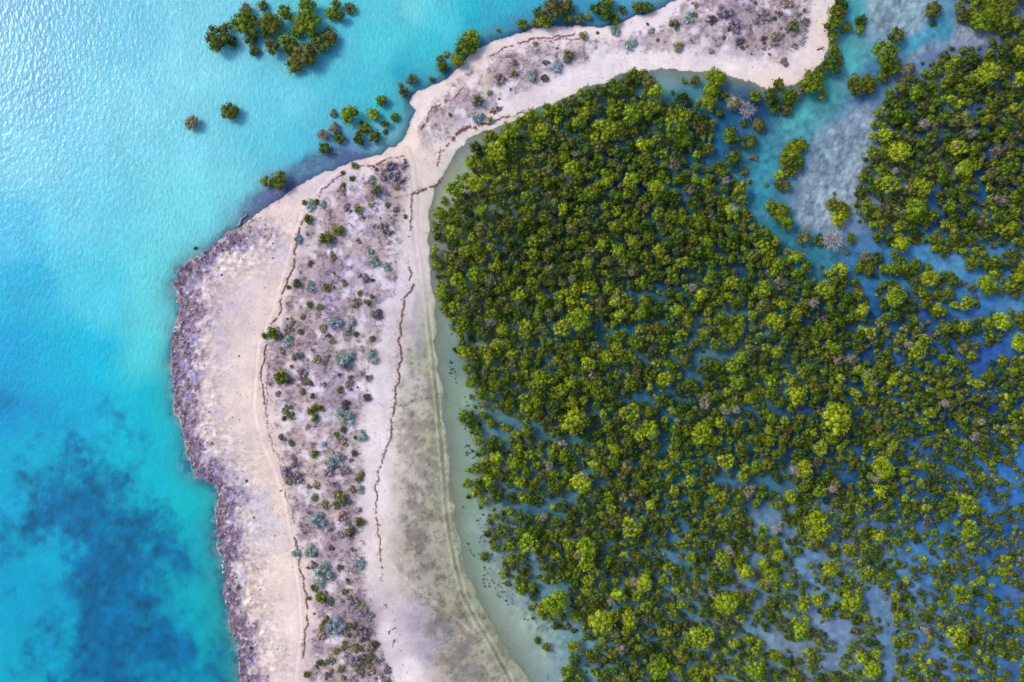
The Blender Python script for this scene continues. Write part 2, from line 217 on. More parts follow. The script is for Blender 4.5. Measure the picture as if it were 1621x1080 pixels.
# water colour, upper left paled by painted sun sheen: (x, y, sRGB)
WATC = [(0,0,(104,174,212)),(60,60,(106,184,218)),(60,150,(112,188,222)),(200,60,(110,194,222)),(200,160,(124,206,228)),(60,260,(122,204,228)),(300,100,(130,212,228)),(300,30,(124,206,226)),(300,260,(122,210,226)),(450,150,(112,202,222)),(420,230,(102,198,218)),
 (120,340,(108,204,228)),(20,360,(84,188,224)),(300,350,(116,212,224)),(380,290,(118,208,222)),(30,450,(52,176,216)),(150,450,(84,200,222)),(250,440,(106,212,220)),(20,550,(14,160,208)),(130,560,(30,178,212)),(230,560,(84,204,214)),(262,520,(104,206,212)),
 (20,650,(0,146,198)),(120,640,(6,166,206)),(220,660,(14,180,206)),(265,640,(40,190,202)),(40,740,(0,170,202)),(250,740,(10,180,200)),(310,780,(24,182,192)),(30,940,(0,156,196)),(60,860,(0,166,200)),(320,860,(6,172,186)),(20,1050,(0,160,192)),(350,960,(6,168,178)),(345,1050,(4,164,174)),(250,1000,(0,154,184)),
 (10,800,(0,160,200)),(600,60,(88,200,214)),(520,110,(94,194,214)),(560,140,(80,188,208)),(700,30,(84,196,214)),(680,70,(74,190,206)),(610,15,(96,196,214)),(660,5,(120,206,220)),(800,15,(56,180,204)),(760,30,(56,176,202)),(820,40,(60,150,190)),(930,20,(60,150,190)),(1000,10,(80,160,195)),
 (600,180,(70,186,206)),(620,220,(120,200,215)),(650,110,(60,170,200)),(560,240,(110,150,200)),(440,310,(120,130,190)),(480,220,(88,188,212)),
 (1345,20,(64,172,192)),(1345,90,(72,180,190)),(1300,150,(58,160,165)),(1270,185,(66,172,182)),(1215,255,(40,150,170)),(1212,310,(28,140,165)),(1240,365,(24,128,150)),(1300,405,(30,125,150)),(1430,20,(132,178,204)),(1400,40,(140,184,206)),(1490,50,(28,150,182)),(1440,70,(44,160,186)),
 (1330,230,(120,158,190)),(1300,270,(106,146,178)),(1310,330,(138,164,192)),(1350,260,(140,160,195)),(1370,190,(110,140,185)),(1345,310,(150,170,205)),(1285,320,(120,155,182)),(1380,120,(60,130,175)),(1440,110,(100,130,185)),(1530,62,(156,154,196)),(1480,85,(110,130,180)),
 (1540,100,(20,80,140)),(1450,200,(16,70,120)),(1550,230,(14,74,140)),(1500,330,(20,84,145)),(1590,300,(14,70,140)),(1380,420,(30,120,180)),(1440,410,(56,144,196)),(1500,425,(78,156,204)),(1560,445,(60,140,210)),(1600,490,(66,140,196)),(1540,500,(36,112,186)),(1570,570,(26,92,182)),(1480,510,(18,88,160)),
 (1400,500,(12,90,155)),(1300,500,(20,80,120)),(1500,650,(10,66,130)),(1590,650,(20,80,170)),(1590,750,(40,124,205)),(1550,790,(34,118,200)),(1480,800,(20,92,160)),(1600,850,(20,90,170)),(1480,880,(60,130,190)),(1380,760,(16,84,140)),(1280,700,(14,76,120)),(1350,580,(14,76,130)),
 (1560,950,(40,110,180)),(1600,1040,(50,110,180)),(1480,1040,(84,130,190)),(1400,960,(100,140,180)),(1410,1040,(90,136,172)),(1330,1000,(116,148,186)),(1240,1020,(122,154,178)),(1200,960,(104,146,176)),(1200,840,(110,154,176)),(1250,850,(104,148,180)),(1320,900,(96,140,184)),(1130,920,(90,134,164)),
 (1090,900,(86,130,160)),(1100,780,(50,116,150)),(1200,770,(46,116,150)),(1180,720,(30,106,150)),(1100,560,(66,126,150)),(1140,560,(74,130,156)),(1000,470,(62,122,152)),(1050,640,(54,118,150)),(1000,760,(44,104,130)),(900,640,(54,110,130)),(850,545,(72,124,146)),(950,515,(64,120,150)),
 (800,680,(96,146,160)),(860,680,(80,136,155)),(840,800,(70,124,150)),(900,900,(60,116,140)),(860,935,(110,154,168)),(930,1050,(110,158,172)),(1000,1000,(60,112,140)),(800,420,(40,84,100)),(900,380,(30,76,96)),(1000,300,(24,74,104)),(900,200,(60,110,130)),(1080,150,(50,130,160)),(1100,110,(110,180,195)),
 (1060,120,(130,185,195)),(1160,190,(16,96,150)),(1140,230,(24,106,150)),(1200,170,(10,70,130)),(1220,120,(60,100,140)),(1180,400,(24,88,120)),(1060,420,(30,84,110)),
 (690,330,(182,192,172)),(730,245,(158,180,176)),(705,280,(176,190,174)),(686,420,(168,182,164)),(700,430,(130,160,160)),(700,520,(150,172,162)),(718,520,(134,164,164)),(712,620,(148,176,164)),(726,700,(146,172,166)),(715,780,(150,176,156)),(745,830,(150,176,168)),(735,890,(146,174,154)),(775,930,(146,174,164)),(790,990,(158,178,170)),
 (850,1040,(150,180,176)),(820,1000,(150,178,172)),(890,1070,(130,164,174)),(805,920,(130,160,164)),(768,840,(124,156,164)),(735,570,(120,152,156))]

# ------------------------------------------------------------------ node helpers
def new_mat(name):
    m = bpy.data.materials.new(name); m.use_nodes = True; n = m.node_tree; n.nodes.clear()
    out = n.nodes.new('ShaderNodeOutputMaterial'); return m, n, out
def nd(n, t, **kw):
    x = n.nodes.new(t)
    for k, v in kw.items(): setattr(x, k, v)
    return x
def noise_node(n, scale, detail=3, rough=0.55, vec=None):
    x = nd(n, 'ShaderNodeTexNoise'); x.inputs['Scale'].default_value = scale; x.inputs['Detail'].default_value = detail; x.inputs['Roughness'].default_value = rough
    if vec is not None: n.links.new(vec, x.inputs['Vector'])
    return x
def maprange(n, src, a, b, c, d):
    x = nd(n, 'ShaderNodeMapRange'); x.inputs[1].default_value = a; x.inputs[2].default_value = b; x.inputs[3].default_value = c; x.inputs[4].default_value = d
    n.links.new(src, x.inputs[0]); return x.outputs[0]
def mulcol(n, col, fac):
    v = nd(n, 'ShaderNodeVectorMath', operation='SCALE'); n.links.new(col, v.inputs[0]); n.links.new(fac, v.inputs['Scale']); return v.outputs[0]

def terrain_mat():
    m, n, out = new_mat('ground')
    b = nd(n, 'ShaderNodeBsdfPrincipled'); b.inputs['Roughness'].default_value = 0.9; b.inputs['Specular IOR Level'].default_value = 0.2
    geo = nd(n, 'ShaderNodeNewGeometry')
    c = nd(n, 'ShaderNodeAttribute', attribute_name='tint'); k = nd(n, 'ShaderNodeAttribute', attribute_name='mask')
    sep = nd(n, 'ShaderNodeSeparateColor'); n.links.new(k.outputs['Color'], sep.inputs[0])      # r rock, g scrub ground, b damp
    n1 = noise_node(n, 1.1, 5, 0.7, geo.outputs['Position']); n2 = noise_node(n, 0.28, 4, 0.6, geo.outputs['Position'])
    amp = nd(n, 'ShaderNodeMath', operation='MULTIPLY_ADD'); n.links.new(sep.outputs[0], amp.inputs[0]); amp.inputs[1].default_value = 1.0; amp.inputs[2].default_value = 0.16
    f = maprange(n, n1.outputs[0], 0.25, 0.75, -0.55, 0.55); g = maprange(n, n2.outputs[0], 0.3, 0.7, -0.10, 0.10)
    mm = nd(n, 'ShaderNodeMath', operation='MULTIPLY_ADD'); n.links.new(f, mm.inputs[0]); n.links.new(amp.outputs[0], mm.inputs[1]); mm.inputs[2].default_value = 1.0
    ad = nd(n, 'ShaderNodeMath', operation='ADD'); n.links.new(mm.outputs[0], ad.inputs[0]); n.links.new(g, ad.inputs[1])
    n.links.new(mulcol(n, c.outputs['Color'], ad.outputs[0]), b.inputs['Base Color'])
    bm = nd(n, 'ShaderNodeBump'); bm.inputs['Strength'].default_value = 0.5; bm.inputs['Distance'].default_value = 0.25; n.links.new(n1.outputs[0], bm.inputs['Height'])
    n.links.new(bm.outputs[0], b.inputs['Normal']); n.links.new(b.outputs[0], out.inputs[0]); return m

def water_mat():
    m, n, out = new_mat('sea_water')
    geo = nd(n, 'ShaderNodeNewGeometry'); P = geo.outputs['Position']
    c = nd(n, 'ShaderNodeAttribute', attribute_name='tint'); k = nd(n, 'ShaderNodeAttribute', attribute_name='mask')
    sep = nd(n, 'ShaderNodeSeparateColor'); n.links.new(k.outputs['Color'], sep.inputs[0])      # r opacity, g ripple
    mp = nd(n, 'ShaderNodeMapping'); mp.inputs['Rotation'].default_value = (0, 0, math.radians(-18)); mp.inputs['Scale'].default_value = (1.0, 0.62, 1.0); n.links.new(P, mp.inputs[0])
    wv = noise_node(n, 0.95, 4, 0.62, mp.outputs[0]); wv.inputs['Distortion'].default_value = 0.25
    w2 = noise_node(n, 3.2, 2, 0.6, P); w3 = noise_node(n, 0.10, 3, 0.5, mp.outputs[0])
    s1 = nd(n, 'ShaderNodeMath', operation='MULTIPLY_ADD'); n.links.new(w2.outputs[0], s1.inputs[0]); s1.inputs[1].default_value = 0.35; n.links.new(wv.outputs[0], s1.inputs[2])
    bm = nd(n, 'ShaderNodeBump'); bm.inputs['Distance'].default_value = 0.42; n.links.new(s1.outputs[0], bm.inputs['Height']); n.links.new(sep.outputs[1], bm.inputs['Strength'])
    bg_ = nd(n, 'ShaderNodeBump'); bg_.inputs['Distance'].default_value = 1.5; gn = noise_node(n, 0.75, 1.3, 0.6, mp.outputs[0]); n.links.new(gn.outputs[0], bg_.inputs['Height']); mi = nd(n, 'ShaderNodeMath', operation='MINIMUM'); n.links.new(sep.outputs[1], mi.inputs[0]); mi.inputs[1].default_value = 0.15; n.links.new(mi.outputs[0], bg_.inputs['Strength'])
    # colour varies slightly with the ripple noise and a broader noise
    f1 = maprange(n, wv.outputs[0], 0.3, 0.7, -0.12, 0.12); f2 = maprange(n, w3.outputs[0], 0.3, 0.7, 0.93, 1.07)
    mm = nd(n, 'ShaderNodeMath', operation='MULTIPLY_ADD'); n.links.new(f1, mm.inputs[0]); n.links.new(sep.outputs[1], mm.inputs[1]); n.links.new(f2, mm.inputs[2])
    dif = nd(n, 'ShaderNodeBsdfDiffuse'); n.links.new(mulcol(n, c.outputs['Color'], mm.outputs[0]), dif.inputs['Color']); n.links.new(bm.outputs[0], dif.inputs['Normal'])
    tr = nd(n, 'ShaderNodeBsdfTransparent'); tr.inputs[0].default_value = (0.95, 0.99, 1.0, 1)
    mx = nd(n, 'ShaderNodeMixShader'); n.links.new(sep.outputs[0], mx.inputs[0]); n.links.new(tr.outputs[0], mx.inputs[1]); n.links.new(dif.outputs[0], mx.inputs[2])
    gl = nd(n, 'ShaderNodeBsdfGlossy'); gl.inputs['Roughness'].default_value = 0.24; n.links.new(bg_.outputs[0], gl.inputs['Normal'])
    fr = nd(n, 'ShaderNodeFresnel'); fr.inputs[0].default_value = 1.33; 
    m2 = nd(n, 'ShaderNodeMixShader'); n.links.new(fr.outputs[0], m2.inputs[0]); n.links.new(mx.outputs[0], m2.inputs[1]); n.links.new(gl.outputs[0], m2.inputs[2])
    n.links.new(m2.outputs[0], out.inputs[0]); return m

def leaf_mat(name, per_object, trans=0.25):
    m, n, out = new_mat(name)
    if per_object:
        src = nd(n, 'ShaderNodeObjectInfo').outputs['Color']
    else:
        src = nd(n, 'ShaderNodeAttribute', attribute_name='tint').outputs['Color']
    geo = nd(n, 'ShaderNodeNewGeometry')
    nz = noise_node(n, 0.9, 2, 0.5, geo.outputs['Position'])
    f = maprange(n, nz.outputs[0], 0.3, 0.7, 0.72, 1.25)
    ri = maprange(n, geo.outputs['Random Per Island'], 0, 1, 0.45, 1.55)
    mu = nd(n, 'ShaderNodeMath', operation='MULTIPLY'); n.links.new(f, mu.inputs[0]); n.links.new(ri, mu.inputs[1])
    col = mulcol(n, src, mu.outputs[0])
    d = nd(n, 'ShaderNodeBsdfPrincipled'); d.inputs['Roughness'].default_value = 0.6; d.inputs['Specular IOR Level'].default_value = 0.25; n.links.new(col, d.inputs['Base Color'])
    t = nd(n, 'ShaderNodeBsdfTranslucent'); n.links.new(col, t.inputs[0])
    mx = nd(n, 'ShaderNodeMixShader'); mx.inputs[0].default_value = trans; n.links.new(d.outputs[0], mx.inputs[1]); n.links.new(t.outputs[0], mx.inputs[2])
    n.links.new(mx.outputs[0], out.inputs[0]); return m
def simple_mat(name, col, rough=0.85, vary=0.35, scale=3.0, attr=None):
    m, n, out = new_mat(name)
    b = nd(n, 'ShaderNodeBsdfPrincipled'); b.inputs['Roughness'].default_value = rough; b.inputs['Specular IOR Level'].default_value = 0.2
    geo = nd(n, 'ShaderNodeNewGeometry'); nz = noise_node(n, scale, 3, 0.6, geo.outputs['Position'])
    f = maprange(n, nz.outputs[0], 0.3, 0.7, 1 - vary, 1 + vary)
    if attr: src = nd(n, 'ShaderNodeAttribute', attribute_name=attr).outputs['Color']
    else:
        r = nd(n, 'ShaderNodeRGB'); r.outputs[0].default_value = (*col, 1); src = r.outputs[0]
    n.links.new(mulcol(n, src, f), b.inputs['Base Color']); n.links.new(b.outputs[0], out.inputs[0]); return m
M_GROUND = terrain_mat(); M_WATER = water_mat()
M_LEAF_O = leaf_mat('foliage', True); M_LEAF_S = leaf_mat('thicket_foliage', False)
M_BARK = simple_mat('bark', (0.16, 0.13, 0.11)); M_DEAD = simple_mat('bleached_wood', (0.42, 0.36, 0.38))
M_BITS = simple_mat('litter', (1, 1, 1), attr='tint', vary=0.25); M_ROCK = simple_mat('stone', (1, 1, 1), attr='tint', vary=0.3, scale=2.0)

# ------------------------------------------------------------------ ground and water sheets
def axis(a, b, step):
    c = np.arange(a, b + 1e-6, step)
    e = [25, 60, 120, 250, 600, 1500, 4000]
    return np.concatenate([[a - v for v in e[::-1]], c, [b + v for v in e]])
def grid(step, mx=22, my=18):
    X = axis(-162 - mx, 162 + mx, step); Y = axis(-108 - my, 108 + my, step)
    gx, gy = np.meshgrid(X, Y); nx, ny = len(X), len(Y)
    i = np.arange(nx * ny).reshape(ny, nx)
    Q = np.stack([i[:-1, :-1], i[:-1, 1:], i[1:, 1:], i[1:, :-1]], -1).reshape(-1, 4)
    return gx.ravel(), gy.ravel(), Q
def clampP(px, py):
    return np.clip(px, -130, 1750), np.clip(py, -110, 1190)
def land_fields(px, py):
    """signed distances (photo units) and ground height (m)"""
    wxn = (fbm(px, py, 26, 4, 11) - 0.5); wyn = (fbm(px, py, 26, 4, 21) - 0.5)
    amp = 16.0
    qx = px + wxn * amp; qy = py + wyn * amp
    ins = inside(qx, qy, LAND)
    dO = dist_line(qx, qy, OUTER); dI = dist_line(qx, qy, INNER)
    return qx, qy, ins, dO, dI
def height(px, py):
    px, py = clampP(px, py)
    qx, qy, ins, dO, dI = land_fields(px, py)
    n1 = fbm(px, py, 9, 4, 31, 0.6) - 0.5; n2 = fbm(px, py, 40, 3, 41) - 0.5
    rockside = sst(330, 400, py)                       # rocky shore only west of the spit
    zo = np.minimum(0.10 + dO * 0.020, 1.25); zi = np.minimum(0.03 + dI * 0.012, 1.25)
    land = np.minimum(zo, zi) + n2 * 0.15
    rock = rockside * (1 - sst(35, 85, dO)) * (1 - sst(20, 60, 400 - qx + 0 * qx) * 0)
    land = land + rock * (n1 * 1.3 + 0.10)
    sea_side = (dO < dI) & ~ins
    inshelf = sdist(qx, qy, SHELF)
    zsea = -0.06 - np.minimum(dO * 0.011, 0.7) - 3.0 * sst(60, 260, dO) * sst(420, 620, py) + n1 * 0.3 * np.exp(-dO / 15)
    zsea = np.where(inshelf > 0, np.maximum(zsea, -0.22 + n1 * 0.25), zsea)
    zlag = -0.03 - np.minimum(dI * 0.005, 0.35) + n2 * 0.08
    ck = np.minimum(np.minimum(dist_line(px, py, CREEK), dist_line(px, py, CREEK2)), dist_line(px, py, CREEK3))
    zlag = zlag - 1.0 * (1 - sst(8, 26, ck))
    z = np.where(ins, land, np.where(sea_side, zsea, zlag))
    return z, ins, dO, dI, rock, qx, qy, sea_side, inshelf, n1, n2

gx, gy, Q = grid(0.36)
px = gx / K + CX; py = CY - gy / K
px, py = clampP(px, py)
z, ins, dO, dI, rock, qx, qy, sea_side, inshelf, n1, n2 = height(px, py)
C = idw(px + (fbm(px, py, 40, 3, 301) - .5) * 40, py + (fbm(px, py, 40, 3, 302) - .5) * 40, LANDC)
fine = fbm(px, py, 5, 4, 51, 0.65); med = fbm(px, py, 16, 4, 61, 0.6); big = fbm(px, py, 60, 3, 71); fine2 = fbm(px, py, 4, 3, 151, 0.7)
# rocky shore
purple = lin((126, 108, 130)); midrock = lin((170, 152, 162)); white = lin((222, 214, 222)); puddle = lin((158, 158, 200)); dark = lin((88, 74, 92))
rm = np.clip(rock * (0.6 + 1.0 * big) * (1 - sst(8, 62, dO + (big - .5) * 110 + (med - .5) * 60)) * 1.6, 0, 1)
dkr = rock * (1 - sst(4, 26, dO + (med - .5) * 30))
rc = mix(midrock[None] * np.ones((len(px), 1)), purple, sst(0.42, 0.58, fine))
rc = mix(rc, dark, sst(0.56, 0.68, fine2) * 0.7); rc = mix(rc, white, sst(0.60, 0.70, fbm(px, py, 7, 4, 81, 0.6)) * 0.8)
rc = mix(rc, puddle, sst(0.56, 0.70, fbm(px, py, 12, 4, 91, .6)) * 0.6)
rc = rc * (1 - .34 * dkr)[:, None] * np.array([.96, .97, 1.1]); C = mix(C, rc, rm)
C = C * np.array([.91, .87, .835])
mott = sst(340, 400, py) * (1 - sst(35, 125, dO)) * (1 - rm)
stk = fbm(px * .8 + py * .5, (py - px * .3) * 1.6, 7, 5, 97, .7); C = C * (1 - (mott * (sst(0.44, 0.66, stk) * 0.26 + sst(.5, .7, fine2) * .14)))[:, None]; C = mix(C, lin((244, 238, 240)), mott * sst(.56, .7, 1 - stk) * .5)
C = mix(C, lin((186, 182, 216)), mott * sst(0.54, 0.74, fbm(px, py, 24, 5, 95, .6)) * 0.6)
# ground under the scrub
s1 = sdist(px + (med - .5) * 30, py + (fine - .5) * 30, SCRUB); s2 = sdist(px + (med - .5) * 30, py + (fine - .5) * 30, SCRUB2)
sm = np.maximum(sst(-6, 14, s1), sst(-6, 14, s2) * 0.9)
C = mix(C, lin((156, 138, 150)), sm * sst(0.34, 0.60, med) * 0.72); C = mix(C, lin((190, 168, 152)), sm * sst(.54, .66, fbm(px, py, 30, 4, 215)) * .4)
C = mix(C, lin((118, 98, 108)), sm * sst(0.50, 0.66, fine) * sst(0.40, 0.6, med) * 0.7)
C = mix(C, lin((226, 222, 240)), sm * sst(0.58, 0.72, 1 - med) * 0.5)
# vehicle tracks
def rut(line, off, wdt, a=1.0):
    d = dist_line(px + (big - .5) * 4, py + (big - .5) * 4, line); return np.exp(-((d - off) / wdt) ** 2) * a
tr = rut(TRACK, 4.5, 2.0) * (1 - sst(420, 560, py)); C = mix(C, lin((196, 182, 180)), tr * 0.7)
tr = rut(TRACK2, 0, 1.8); C = mix(C, lin((218, 206, 192)), tr * 0.75)
tr = rut(TRACK3, 4.5, 1.6) * ins; C = mix(C, lin((206, 184, 176)), tr * 0.45)
tr = rut(TRACK3, 0, 1.6) * ins; C = mix(C, lin((244, 230, 224)), tr * 0.4)
# lagoon-side tide bands, algae films, iron staining
band = ins * sst(400, 520, py) * (1 - sst(2, 42, dI)); C = mix(C, lin((160, 168, 142)), band * 0.75)
flat = ins * sst(450, 560, py) * (1 - sst(70, 110, dI)); C = C * (1 - flat * sst(0.50, 0.66, med) * 0.16 - flat * sst(.6, .7, fine) * .15)[:, None]
for (ax, ay, ar) in ALGAE:
    d = np.hypot(px - ax, py - ay) + (fine - .5) * 22 + (med - .5) * 8; C = mix(C, lin((138, 138, 136)), (1 - sst(ar - 3, ar + 1.5, d)) * 0.65)
for (ax, ay, ar) in [(660, 465, 5), (666, 540, 7), (664, 560, 7), (660, 500, 6), (655, 520, 5)]:
    d = np.hypot((px - ax) * 1.3, (py - ay) * .6) + (med - .5) * 20; C = mix(C, lin((160, 156, 166)), (1 - sst(ar - 3, ar + 6, d)) * 0.55)
tr = rut(TRACK, 4.5, 1.7) * sst(430, 560, py); C = mix(C, lin((206, 200, 180)), tr * 0.95 * ins)
tr = rut(TRACK, 0, 2.2) * sst(430, 560, py); C = mix(C, lin((140, 150, 118)), tr * 0.7)
wetf = ins * sst(470, 600, py) * sst(4, -8, px - (655 - (py - 470) * .12) - 60 * sst(700, 1080, py) * 0) * 0
fl_ = ins * sst(480, 640, py) * sst(612, 660, px + (med - .5) * 30 - 55 * sst(880, 1080, py)) ; C = C * np.where(fl_[:, None] > 0, 1 - fl_[:, None] * np.array([.10, .07, .10]), 1) * (1 - .26 * fl_ * (.6 + .8 * sst(.4, .6, med)))[:, None]; C = mix(C, C * .75, fl_ * sst(.54, .66, fine))
# sea floor
bed = mix(np.ones((len(px), 3)) * lin((190, 205, 200)), lin((134, 114, 172)), sst(-4, 8, inshelf) * sst(.25, .5, fine + .1))
shf = sst(-4, 8, inshelf); bed = mix(bed, lin((84, 72, 118)), shf * sst(.50, .62, fine) * .8); bed = mix(bed, lin((196, 184, 212)), shf * sst(.58, .68, fbm(px, py, 7, 4, 225, .65)) * .7)
near = np.where(py > 370, (1 - sst(8, 24, dO)) * sst(.35, .6, med), (1 - sst(5, 15, dO)) * .95); bed = mix(bed, lin((88, 78, 126)), near * 0.9)
C = np.where((sea_side)[:, None], bed, C)
lagbed = idw(px, py, [w_ for w_ in WATC if w_[0] > 680], 3.0, 14); lagbed = lagbed * 1.15
C = np.where((~ins & ~sea_side)[:, None], mix(np.ones((len(px), 3)) * lin((176, 180, 158)), lagbed, sst(0, 40, dI)), C)
wet = sst(0.25, 0.0, z) * 0 + (1 - sst(0.02, 0.22, z)) * sea_side
C = C * (1 - 0.25 * (ins & (dO < 5)) * (py < 400) * (1 - dO / 5 * 1.0).clip(0, 1))[:, None]
z = z - 0.04 * rut(TRACK, 4.5, 1.5) * ins
gm = build_mesh('ground', np.stack([gx, gy, z], 1), Q, None, {'tint': np.clip(C, 0, .95), 'mask': np.stack([rm, sm, wet], 1)}, smooth=True)
tag(obj('ground', gm, M_GROUND), 'pale sand spit with a rocky purple shore and drowned mangrove flats', 'ground', kind='structure')
_Z = z.copy(); _nx = len(axis(-184, 184, 0.36)); _Xa = axis(-184, 184, 0.36); _Ya = axis(-126, 126, 0.36); _Zg = _Z.reshape(len(_Ya), len(_Xa))
def zat(x, y):
    i = np.clip(np.searchsorted(_Xa, x) - 1, 0, len(_Xa) - 2); j = np.clip(np.searchsorted(_Ya, y) - 1, 0, len(_Ya) - 2)
    return _Zg[j, i]

FOREST_A = [(742,258),(752,226),(790,208),(840,184),(872,164),(930,140),(975,124),(1010,108),(1038,114),(1045,150),(1095,150),(1110,170),(1130,200),(1128,240),(1145,265),(1175,290),(1185,330),(1200,360),(1235,385),(1280,410),
 (1330,425),(1380,408),(1410,395),(1440,400),(1500,430),(1540,440),(1600,430),(1680,440),(1700,1140),(885,1140),(898,1060),(915,1000),(870,985),(838,955),(806,905),(792,915),(800,880),(770,865),(772,800),(748,790),(745,745),(760,715),
 (785,705),(775,690),(750,640),(733,600),(726,560),(728,535),(700,485),(693,440),(688,400),(684,355),(705,330),(735,300)]
def water_tint(px, py):
    wa = (fbm(px, py, 50, 4, 101) - .5) * 50; wb = (fbm(px, py, 50, 4, 111) - .5) * 50
    f = sst(650, 760, px)
    return idw(px + wa * (0.9 - .5 * f), py + wb * (0.9 - .5 * f), WATC, 3.2, 14)
gx, gy, Q = grid(0.5)
px = gx / K + CX; py = CY - gy / K
px, py = clampP(px, py)
z2, ins, dO, dI, rock, qx, qy, sea_side, inshelf, n1, n2 = height(px, py)
T = water_tint(px, py)
med = fbm(px, py, 30, 5, 121, 0.6); sg = sdist(px + (fbm(px, py, 45, 4, 131) - .5) * 90, py + (fbm(px, py, 45, 4, 141) - .5) * 90, SEAGRASS)
gmask = sst(-50, 48, sg + (med - .5) * 130 + (fbm(px, py, 9, 4, 125, .65) - .5) * 40)
for (ax, ay, ar) in [(10, 640, 18), (290, 890, 16), (265, 835, 14), (250, 1040, 30)]:
    gmask = np.maximum(gmask, (1 - sst(ar - 14, ar + 14, np.hypot(px - ax, py - ay) + (med - .5) * 60)) * .6)
gmask = gmask * (1 - sst(355, 380, px))
T = mix(T, lin((0, 94, 146)), gmask * 0.9)
cl = fbm(px, py, 14, 4, 161, .6); T = T * (1 + (gmask * .45 + .06) * (cl - .5) * 2)[:, None]
T = T - np.array([.022, .012, .010]) * sst(720, 640, px)[:, None] * 0 - np.array([.022, .0, .010]) * (px < 760)[:, None]; T = np.maximum(T, .003)
# mud flats: mottled light and dark films under a skin of water
mud = np.maximum(np.maximum(sst(-6, 8, sdist(qx, qy, MUD)), sst(-4, 8, sdist(qx, qy, MUD2))), sst(-4, 8, sdist(qx, qy, MUD3)))
mf = fbm(px * 1.1 + py * .5, py * .55 - px * .2, 5, 4, 171, .75); T = mix(T, lin((150, 170, 180)), mud * .7); T = T * (1 + mud * (mf - .5) * 1.5)[:, None]
T = mix(T, lin((70, 96, 140)), mud * .7 * sst(.52, .64, fbm(px + py * .3, py * .5, 15, 4, 181, .7)) * .5)
fl = (px > 690) & ~sea_side; bt = fbm(px, py, 8, 4, 191, .6); lw = fl * (1 - sst(40, 85, dI)); T = T * (1 + lw[:, None] * np.array([.48, .26, .12])); fl = fl * sst(15, 60, dI)
T = T * (1 + fl * (bt - .5) * 1.2)[:, None]
canopy_shade = sst(-6, 16, sdist(px, py, FOREST_A)) * (1 - .9 * sst(600, 950, py)) * (1 - .8 * sst(1050, 1500, px)); T = T * (1 - .22 * canopy_shade)[:, None]  # shade between the dense crowns painted into the water tint
T = mix(T, T.mean(1, keepdims=True) * np.array([.8, 1.05, 1.15]), (px > 1100) * fl * .16)
T = mix(T, lin((116, 112, 160)), fl * sst(.58, .68, fbm(px, py, 26, 3, 201)) * sst(700, 900, py) * .25)
al_sea = 0.10 + 0.83 * (1 - np.exp(-np.maximum(dO, 0) / 15)); al_sea = np.where(inshelf > -6, np.minimum(al_sea, 0.22 + .2 * fbm(px, py, 18, 3, 235) + 0.5 * (1 - sst(-6, 10, inshelf))), al_sea)
al_lag = 0.0 + 0.80 * (1 - np.exp(-np.maximum(dI, 0) / 34))
al = np.where(sea_side, al_sea, al_lag)
rip = np.where(sea_side, 0.95 - 0.60 * sst(250, 800, py) - .15 * sst(300, 600, px), 0.12); rip = np.where(ins, 0.1, rip)
ck = np.minimum(dist_line(px, py, CREEK), dist_line(px, py, CREEK2)); rip = np.where((~sea_side) & (ck < 20), 0.3, rip)
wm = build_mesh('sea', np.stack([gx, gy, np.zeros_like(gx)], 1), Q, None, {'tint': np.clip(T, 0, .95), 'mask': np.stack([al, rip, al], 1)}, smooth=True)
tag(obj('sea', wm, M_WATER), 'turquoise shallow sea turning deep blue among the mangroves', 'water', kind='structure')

# ------------------------------------------------------------------ plant generators (arrays, in metres)
def ico():
    import bmesh
    b = bmesh.new(); bmesh.ops.create_icosphere(b, subdivisions=1, radius=1.0); b.verts.ensure_lookup_table()
    V = np.array([v.co[:] for v in b.verts]); F = np.array([[v.index for v in f.verts] for f in b.faces]); b.free()
    b = bmesh.new(); bmesh.ops.create_icosphere(b, subdivisions=2, radius=1.0)
    b.verts.ensure_lookup_table(); V2 = np.array([v.co[:] for v in b.verts]); F2 = np.array([[v.index for v in f.verts] for f in b.faces]); b.free()
    return V, F, V2, F2
ICO1V, ICO1F, ICO2V, ICO2F = ico()
def norm(a): return a / (np.linalg.norm(a, axis=-1, keepdims=True) + 1e-9)
class Acc:
    def __init__(s): s.V = []; s.Q = []; s.T = []; s.n = 0
    def add(s, V, Q=None, T=None):
        if Q is not None and len(Q): s.Q.append(np.asarray(Q) + s.n)
        if T is not None and len(T): s.T.append(np.asarray(T) + s.n)
        s.V.append(V); s.n += len(V)
    def out(s):
        return (np.concatenate(s.V), np.concatenate(s.Q) if s.Q else np.zeros((0, 4), int), np.concatenate(s.T) if s.T else np.zeros((0, 3), int))
def leaves(r, pos, nrm, size, jit=0.8):
    n = len(pos); nn = norm(nrm + jit * r.normal(size=(n, 3)) * 0.6)
    u = norm(np.cross(nn, r.normal(size=(n, 3)))); v = np.cross(nn, u)
    s = size * r.uniform(0.55, 1.35, (n, 1)); l = s * r.uniform(0.55, 0.9, (n, 1))
    V = np.stack([pos + u * s * .6, pos + v * l * .6 + nn * s * .12, pos - u * s * .6, pos - v * l * .6 - nn * s * .08], 1).reshape(-1, 3)
    return V, np.arange(4 * n).reshape(n, 4)
def tube(p0, p1, r0, r1, k=5):
    p0 = np.array(p0, float); p1 = np.array(p1, float); d = norm(p1 - p0); a = norm(np.cross(d, [0.3, 0.9, 0.1])); b = np.cross(d, a)
    t = np.arange(k) / k * 2 * math.pi; ring = np.cos(t)[:, None] * a + np.sin(t)[:, None] * b
    V = np.concatenate([p0 + ring * r0, p1 + ring * r1]); i = np.arange(k); j = (i + 1) % k
    return V, np.stack([i, j, j + k, i + k], 1)
